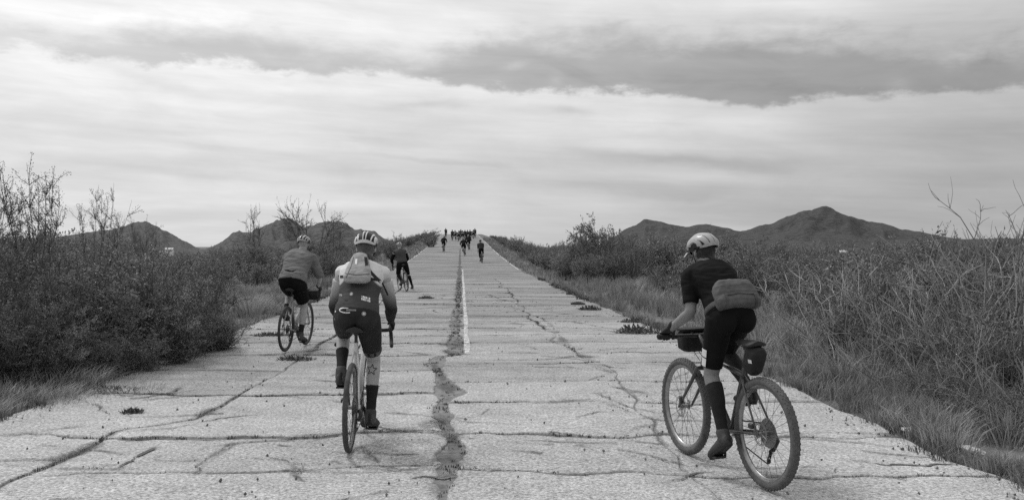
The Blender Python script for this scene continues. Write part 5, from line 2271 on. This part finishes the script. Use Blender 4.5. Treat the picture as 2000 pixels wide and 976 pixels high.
for k in range(8):
    x0 = 684 + k * 2.4
    patch('lettering', bvS, [la(x0, 602.2), la(x0 + 1.6, 602.2), la(x0 + 1.6, 605.4), la(x0, 605.4)], M_print, shoA)
S = Shape()
star = []
for k in range(11):
    r_ = 10.5 if k % 2 == 0 else 4.4
    a = math.radians(-90 + 36 * k + 6)
    star.append(la(725 + r_ * math.cos(a), 724 + r_ * math.sin(a)))
ribbon(S, bvB, star, 0.0032, 0.0012, step=0.006)
S.obj('star_tattoo', M_ink, bodyA)
S = Shape()
for k in range(3):
    q = [la(710 + k * 7, 694), la(713 + k * 7, 690), la(716 + k * 7, 696), la(712 + k * 7, 698)]
    ribbon(S, bvB, q, 0.003, 0.0012, step=0.006)
S.obj('leg_tattoo', M_ink, bodyA)

# small backpack
M_pack = mat('pale_pack_fabric', 0.30, 0.75, 0.35, 14, 0.006, 30)
pack = empty('backpack', A.root.location, A.root.rotation_euler)
tag(pack, 'small pale tapered hydration backpack on the back of the two-tone jersey', 'backpack')
S = Shape()
rs = []
for z, w, th, q in ((1.315, 0.075, 0.030, 0.0), (1.33, 0.108, 0.046, 0.0), (1.37, 0.116, 0.058, 0.0), (1.42, 0.106, 0.060, 0.0), (1.47, 0.090, 0.054, 0.0), (1.52, 0.070, 0.044, 0.0), (1.55, 0.056, 0.032, 0.0), (1.565, 0.03, 0.016, 0.0)):
    c0 = project(bvJ, -0.008, min(z, 1.485), 0.0)
    y = c0.y - th * 0.72 + max(0, z - 1.485) * 0.35
    rs.append([Vector((-0.012 + math.cos(2 * PI * k / 22) * w, y - math.sin(2 * PI * k / 22) * th, z)) for k in range(22)])
S.rings(rs)
pk = S.skin('pack_body', M_pack, pack, 0.007, 3, 0.004, 16)
bvP = bvh_of(pk)
S = Shape()
ribbon(S, bvP, [(-0.012 - 0.10, 1.395), (-0.012, 1.385), (-0.012 + 0.10, 1.395)], 0.003, 0.003)
ribbon(S, bvP, [(-0.06, 1.53), (-0.07, 1.45), (-0.095, 1.36)], 0.0025, 0.003)
S.obj('seam', mat('pack_seam', 0.10, 0.8, 0.2, 20), pack)
patch('reflector', bvP, [la(693, 508), la(697, 508), la(697.5, 518), la(693, 518)], M_white, pack, 0.004)
S = Shape()
ribbon(S, bvP, [la(712, 503), la(716, 520)], 0.011, 0.004)
ribbon(S, bvJ, [la(714, 510), la(717.5, 527), la(736, 546), la(746, 556)], 0.011, 0.004)
S.obj('shoulder_strap', M_strap, pack)
S = Shape()
ribbon(S, bvJ, [la(672, 543), la(655, 545), ], 0.011, 0.004)
S.obj('side_strap', M_strap, pack)
S = Shape()
ribbon(S, bvJ, [la(715, 544), la(736, 548), ], 0.010, 0.003)
a_ = project(bvJ, *la(744, 554), 0.004)
if a_ is not None:
    S.tube([a_, a_ + Vector((0.028, -0.02, -0.05)), a_ + Vector((0.05, -0.01, -0.10))], 0.007, 6, (Vector((0, 1, 0)), 0.3))
S.obj('side_strap', M_strap, pack)

# ------------------------------------------------------------------ the standing cyclist in black
pB = dict(R=0.372, rt=0.029, wb=1.13, bb=(0.445, 0.31), seat=(0.262, 0.745), saddle=(0.185, 0.975), ht=(0.79, 0.835), hb=(0.825, 0.735), bar=(0.885, 0.945), hw=0.35, kind='flat', sweep=0.03,
          crank=74, frame_m=M_darkframe, tyre_m=M_tread, rim_m=M_steel, knobs=True, cassette=0.098, ring=0.068, seg=96, spokes=28, tr=0.018)
bikeB = make_bike('bicycle', pB, 'dark flat-bar bicycle with fat knobbly tyres in the right foreground')
B = Rider('person', 'cyclist in black short-sleeve top and shorts, standing on the pedals in the right foreground')
hands, grips = {}, {}
for s in (1, -1):
    g = Vector((s * 0.285, 0.885 - 0.024, 0.945 + 0.010))
    hands[s] = (s * 0.275, 0.815, 1.012)
    grips[s] = (g, (s, 0, 0), (0, -0.45, 0.88), (0, 0.88, 0.42), 0.0165)
B.pose((0.425, 1.115), (0.712, 1.432), (0.015, 0.825, 1.578), hands, balls_of(pB), grips, bow=0.045, shw=0.155, hipw=0.082, girth=0.95, foot_pitch=(5, 34), thigh=0.43, shin=0.42, ua=0.275, fa=0.245, face=(-0.22, 1, -0.10), elbow_out=0.15, knee_out=0.05)
for r_ in (bikeB, B.root):
    put(r_, 1.70, 6.27, -17.3, -1.6)
bodyB = B.body(M_skin_tan, 0.007)
jerB = B.jersey(M_blackcloth, M_blackcloth, 0.40, 0.014, 0.0075, hem=0.04, wrinkle=0.007)
shoB = B.shorts(M_blackcloth, 0.43, 0.010, 0.0075, top=0.34)
B.socks(M_sock, 0.58, 0.006)
B.shoes(M_shoe2, 0.006)
B.gloves(M_glove, 0.0042)
B.helmet(M_helmet_pale, (-42, -14, 14, 42), (12.5, 12.0, 12.0, 12.5), visor=0.035)
B.hair(M_hair, [B.head + Vector((0.02, -0.13, -0.07)), B.head + Vector((0.06, -0.17, -0.13)), B.head + Vector((0.09, -0.19, -0.19))])
limb_band('reflective_panel', B.legs[-1], 0.27, 0.335, 0.0165, (-1, 0.12, 0), 27, M_white, shoB)
limb_band('reflective_panel', B.legs[-1], 0.345, 0.415, 0.0165, (-1, 0.12, 0), 27, M_white, shoB)

M_hip = mat('grey_pack_fabric', 0.095, 0.8, 0.3, 10, 0.006, 24)
hp = empty('hip_pack', B.root.location, B.root.rotation_euler)
tag(hp, 'grey rounded hip pack belted over the lower back of the cyclist in black', 'hip pack')
c, u, bk = B.spine(0.25)
S = Shape()
rs = []
for q, w, th in ((-0.122, 0.140, 0.036), (-0.115, 0.158, 0.056), (-0.085, 0.168, 0.066), (-0.045, 0.168, 0.064), (-0.035, 0.164, 0.058), (-0.025, 0.166, 0.064), (0.03, 0.158, 0.066), (0.075, 0.138, 0.056), (0.100, 0.110, 0.040), (0.112, 0.075, 0.020)):
    cc = c + u * q + bk * (0.112 + th * 0.5)
    rs.append([cc + X1 * (0.01 + math.copysign(abs(math.cos(2 * PI * k / 28)) ** 0.55, math.cos(2 * PI * k / 28)) * w) + bk * math.copysign(abs(math.sin(2 * PI * k / 28)) ** 0.6, math.sin(2 * PI * k / 28)) * th for k in range(28)])
S.rings(rs)
hb_ = S.skin('pack_body', M_hip, hp, 0.006, 1, 0.006, 18)
S = Shape()
B.torso(S, 0.10, 0.20, 0.019)
S.skin('waist_belt', mat('belt_fabric', 0.075, 0.8, 0.3, 20, 0.002, 60), hp, 0.008, 2)
S = Shape()
bvH = bvh_of(hb_)
ribbon(S, bvH, [(-0.14, c.z - 0.045), (0.0, c.z - 0.055), (0.15, c.z - 0.045)], 0.0035, 0.003)
ribbon(S, bvH, [(-0.11, c.z + 0.075), (0.0, c.z + 0.088), (0.12, c.z + 0.075)], 0.003, 0.003)
S.obj('seam', M_strap, hp)
for x_ in (-0.105, 0.118):
    S = Shape()
    ribbon(S, bvH, [(x_, c.z + 0.085), (x_ * 1.05, c.z), (x_ * 1.1, c.z - 0.10)], 0.008, 0.004)
    S.obj('compression_strap', MATS['belt_fabric'], hp)
patch('logo_print', bvH, [(0.03, c.z - 0.085), (0.085, c.z - 0.080), (0.085, c.z - 0.070), (0.03, c.z - 0.075)], M_white, hp, 0.004)
S = Shape()
e0 = c + bk * 0.10 + X1 * (-0.13) - u * 0.10
S.tube([e0, e0 + Vector((0.005, -0.02, -0.07)), e0 + Vector((0.012, -0.015, -0.14))], 0.006, 6, (Vector((0, 1, 0)), 0.3))
e0 = c + bk * 0.10 + X1 * 0.15 - u * 0.06
S.tube([e0, e0 + Vector((0.02, -0.02, -0.07)), e0 + Vector((0.03, -0.01, -0.15))], 0.006, 6, (Vector((0, 1, 0)), 0.3))
S.obj('loose_strap', mat('grey_webbing', 0.25, 0.8, 0.2, 30), hp)

M_bag = mat('black_bag_fabric', 0.020, 0.8, 0.3, 16, 0.003, 40)
hbag = empty('handlebar_bag', B.root.location, B.root.rotation_euler)
tag(hbag, 'black boxy bag on the handlebar of the fat-tyred bicycle', 'bag')
S = Shape()
S.rbox((0, 0.985, 0.90), X1 * 0.108, (0, 0.066, 0), (0, 0, 0.085), 28, 4.5, 1.08)
S.skin('bag_body', M_bag, hbag, 0.006, 2, 0.003, 20)
S = Shape()
S.rbox((0, 0.985, 0.985), X1 * 0.116, (0, 0.073, 0), (0, 0, 0.012), 28, 5)
S.obj('lid', M_bag, hbag)
S = Shape()
S.tube([(-0.05, 0.93, 0.96), (-0.05, 0.885, 0.965), (-0.05, 0.90, 0.93)], 0.008, 6)
S.tube([(0.05, 0.93, 0.96), (0.05, 0.885, 0.965), (0.05, 0.90, 0.93)], 0.008, 6)
S.obj('strap', M_strap, hbag)
sbag = empty('saddle_bag', B.root.location, B.root.rotation_euler)
tag(sbag, 'black pouch hanging under the saddle of the fat-tyred bicycle', 'bag')
S = Shape()
S.rbox((0, 0.115, 0.842), X1 * 0.048, (0, 0.058, 0.012), (0, -0.036, 0.095), 26, 4.5, 1.25)
sb_ = S.skin('bag_body', M_bag, sbag, 0.006, 2, 0.003, 20)
bvSB = bvh_of(sb_)
h_ = bvSB.ray_cast(Vector((-1, 0.085, 0.845)), Vector((1, 0, 0)))
if h_[0] is not None:
    q = h_[0] + Vector((-0.003, 0, 0))
    link('tag', mesh_from('tag', [tuple(q + Vector((0, -0.022, 0.012))), tuple(q + Vector((0, 0.022, 0.012))), tuple(q + Vector((0, 0.016, -0.012))), tuple(q + Vector((0, -0.028, -0.012)))], [(0, 1, 2, 3)], mat('pale_tag', 0.55, 0.7, 0.2, 30), False), sbag)
S = Shape()
S.tube([(0.0, 0.17, 0.80), (0.03, 0.22, 0.80), (0.0, 0.245, 0.80), (-0.03, 0.22, 0.80), (0.0, 0.17, 0.80)], 0.006, 6, dome=False)
S.tube([(0.02, 0.09, 0.93), (0.02, 0.10, 0.965), (0.02, 0.15, 0.93)], 0.006, 6)
S.obj('strap', M_strap, sbag)

# ------------------------------------------------------------------ the cyclist in the grey top
pC = dict(gravel, crank=-80, frame_m=M_greyframe, tyre_m=M_tyre2, rim_m=M_black, cage=True)
bikeC = make_bike('bicycle', pC, 'drop-bar bicycle under the cyclist in the loose grey top')
Cc = Rider('person', 'heavy-set cyclist in a loose grey top and dark shorts riding by the left verge')
hands, grips = drop_hands(pC)
Cc.pose((0.235, 1.05), (0.575, 1.46), (0.02, 0.68, 1.655), hands, balls_of(pC), grips, bow=0.07, shw=0.19, girth=1.20, foot_pitch=(10, 12), thigh=0.45, shin=0.44, ua=0.33, fa=0.29, elbow_out=0.7, face=(0.05, 1, -0.1))
for r_ in (bikeC, Cc.root):
    put(r_, -3.47, 14.4, 5.0, 2.0)
Cc.body(M_skin_pale, 0.010)
Cc.jersey(M_greytop, M_greytop, 0.55, 0.024, 0.010, hem=0.0, wrinkle=0.011, flare=0.02)
Cc.shorts(M_blackcloth, 0.40, 0.018, 0.010, wrinkle=0.004)
Cc.socks(M_sock, 0.82, 0.008)
Cc.shoes(M_shoe, 0.008)
Cc.gloves(M_glove, 0.006)
Cc.helmet(M_helmet_pale, (-44, -18, 18, 44), 7.0)
cb = empty('handlebar_bag', Cc.root.location, Cc.root.rotation_euler)
tag(cb, 'dark roll bag on the handlebar beyond the cyclist in the grey top', 'bag')
S = Shape()
S.tube([(-0.17, 0.90, 0.83), (0, 0.91, 0.83), (0.17, 0.90, 0.83)], 0.085, 16)
S.skin('bag_body', M_bag, cb, 0.012, 2, 0.004, 15)
S = Shape()
for x_ in (-0.06, 0.06):
    S.tube([(x_, 0.90 + 0.092 * math.cos(a), 0.83 + 0.092 * math.sin(a)) for a in [2 * PI * k / 14 for k in range(14)]], 0.008, 6, None, False, True)
S.obj('strap', M_strap, cb)

# ------------------------------------------------------------------ the cyclist in black stopped farther on
pD = dict(gravel, crank=20, frame_m=M_darkframe, tyre_m=M_tyre2, rim_m=M_steel, seg=40, spokes=20)
bikeD = make_bike('bicycle', pD, 'dark bicycle leaning under the stopped cyclist on the left of the road')
Dd = Rider('person', 'black-clad cyclist stopped astride the bicycle with one foot down')
hands, grips = drop_hands(pD)
bl = balls_of(pD)
bl[1] = Vector((0.30, 0.40, 0.045))
Dd.pose((0.33, 1.00), (0.56, 1.44), (0.02, 0.66, 1.62), hands, bl, grips, bow=0.06, shw=0.185, girth=1.08, foot_pitch=(6, 12), thigh=0.45, shin=0.44, ua=0.32, fa=0.28, elbow_out=0.8, knee_out=0.1)
for r_ in (bikeD, Dd.root):
    put(r_, -3.76, 33.6, -20, -5)
Dd.body(M_skin_pale, 0.014)
Dd.jersey(mat('dark_grey_top', 0.05, 0.85, 0.3, 6, 0.002, 60), M_blackcloth, 0.9, 0.014, 0.014, wrinkle=0.003)
Dd.shorts(M_blackcloth, 0.50, 0.012, 0.014)
Dd.socks(M_blackcloth, 0.56, 0.012)
Dd.shoes(M_shoe, 0.012)
Dd.gloves(M_glove, 0.009)
Dd.helmet(M_helmet_pale, (-44, -18, 18, 44), 8.0)

# ------------------------------------------------------------------ the far riders


def far_pair(seed, crank, hip, sh, top, leg, helm, leg_t):
    p = dict(gravel, crank=crank, frame_m=M_darkframe, tyre_m=M_tyre2, rim_m=M_steel, seg=28, spokes=12, cables=False, tr=0.020)
    bk_ = make_bike('bicycle', p, 'x')
    R_ = Rider('person', 'x')
    h_, g_ = drop_hands(p)
    R_.pose(hip, sh, (0.0, sh[0] + 0.09, sh[1] + 0.18), h_, balls_of(p), g_, bow=0.06, shw=0.19, girth=1.1, thigh=0.45, shin=0.44, ua=0.32, fa=0.28, elbow_out=0.8)
    R_.body(M_skin, 0.022)
    R_.jersey(top, top, 0.6, 0.018, 0.022, wrinkle=0.0)
    R_.shorts(leg, leg_t, 0.014, 0.022, 0.0)
    R_.shoes(M_shoe, 0.02)
    R_.helmet(helm, (-40, 0, 40), 11.0, seg=8)
    return bk_, R_.root


pairs = [far_pair(1, -80, (0.245, 1.04), (0.57, 1.42), M_blackcloth, M_blackcloth, M_helmet_pale, 0.42),
         far_pair(2, 60, (0.245, 1.04), (0.50, 1.47), M_darkcloth, M_blackcloth, M_helmet_dark, 0.85),
         far_pair(3, -20, (0.245, 1.04), (0.62, 1.38), mat('mid_grey_top', 0.10, 0.85, 0.2, 6), M_blackcloth, M_helmet_dark, 0.42)]
used = set()
gp, gb = 'cyclists bunched at the crest of the road', 'bicycles of the bunch at the crest'
far = [(942, 72, 1, 'cyclist in black riding alone near the right road edge up the rise', 'bicycle under the lone cyclist near the right road edge', None),
       (907, 88, 0, 'cyclist in black close to the centre line halfway up the rise', 'bicycle under the cyclist close to the centre line', None),
       (916, 106, 0, 'cyclist in black with pale helmet between the centre line rider and the bunch', 'bicycle under the rider between the centre line cyclist and the bunch', None),
       (865, 100, 0, 'cyclist in black with pale helmet by the left edge of the rise', 'bicycle under the cyclist by the left edge of the rise', None)]
for px, d, k in [(871, 176, 1), (884, 150, 1), (890.5, 152, 2), (895, 146, 2), (898.5, 156, 1), (904, 149, 2), (908, 153, 0), (911.5, 148, 1), (919, 151, 1), (924, 160, 2), (928.5, 172, 1)]:
    far.append((px, d, k, 'small dark cyclist in the distant bunch at the road crest', 'bicycle in the distant bunch at the road crest', (gp, gb)))
fr = random.Random(4)
for px, d, k, lp, lb, grp in far:
    b0, r0 = pairs[k]
    if k in used:
        b0, r0 = copy_tree(b0), copy_tree(r0)
    used.add(k)
    x = atx(px, d)
    hd, ln = -3 + fr.uniform(-5, 5), fr.uniform(-5, 5)
    for o in (b0, r0):
        put(o, x, d, hd, ln)
        o.pop('group', None) if 'group' in o.keys() else None
    tag(b0, lb, 'bicycle', grp[1] if grp else None)
    tag(r0, lp, 'person', grp[0] if grp else None)

# ------------------------------------------------------------------ far buildings
M_wall = mat('white_render', 0.75, 0.8, 0.08, 0.5)
M_roofw = mat('white_roof_sheet', 0.5, 0.7, 0.08, 0.5)
M_win = mat('dark_glass', 0.03, 0.2, 0.1, 1)


def house(px, py_base, d, w, h, dep, rh, label, rot, name='house', pitch_m=None):
    x = atx(px, d)
    z = EYE + (480 - py_base) * d / F
    root = empty(name, (x, d, z), (0, 0, math.radians(rot)))
    tag(root, label, 'house')
    S = Shape()
    S.box((0, 0, h / 2 - 1.0), (w / 2, 0, 0), (0, dep / 2, 0), (0, 0, h / 2 + 1.0))
    S.obj('wall', M_wall, root, False)
    S = Shape()
    e = 0.3
    S.rings([[(-w / 2 - e, -dep / 2 - e, h + 0.003), (w / 2 + e, -dep / 2 - e, h + 0.003), (w / 2 + e, -dep / 2 - e, h + 0.12), (-w / 2 - e, -dep / 2 - e, h + 0.12)],
             [(-w / 2 - e, 0, h + rh), (w / 2 + e, 0, h + rh), (w / 2 + e, 0, h + rh + 0.12), (-w / 2 - e, 0, h + rh + 0.12)],
             [(-w / 2 - e, dep / 2 + e, h + 0.003), (w / 2 + e, dep / 2 + e, h + 0.003), (w / 2 + e, dep / 2 + e, h + 0.12), (-w / 2 - e, dep / 2 + e, h + 0.12)]])
    S.obj('roof', pitch_m or M_roofw, root, False)
    for k in (-0.28, 0.28):
        S = Shape()
        S.box((w * k, -dep / 2 - 0.03, h * 0.58), (w * 0.09, 0, 0), (0, 0.025, 0), (0, 0, h * 0.17))
        wn = S.obj('window', M_wall, root, False)
        S = Shape()
        S.box((w * k, -dep / 2 - 0.06, h * 0.58), (w * 0.075, 0, 0), (0, 0.012, 0), (0, 0, h * 0.14))
        S.obj('pane', M_win, wn, False)
    S = Shape()
    S.box((0, -dep / 2 - 0.03, h * 0.36), (w * 0.07, 0, 0), (0, 0.025, 0), (0, 0, h * 0.35))
    S.obj('door', M_win, root, False)


house(331, 494, 620, 4.6, 2.4, 5.0, 0.9, 'small white house far off below the rounded hill on the left', 12)
house(316, 497, 600, 2.0, 1.6, 2.5, 0.4, 'tiny white shed beside the far white house on the left', -8, 'shed')
house(1640, 504, 330, 5.2, 1.6, 6.0, 1.1, 'low far building whose white roof shows above the scrub on the right', 38)

bpy.data.scenes.remove(WORK)
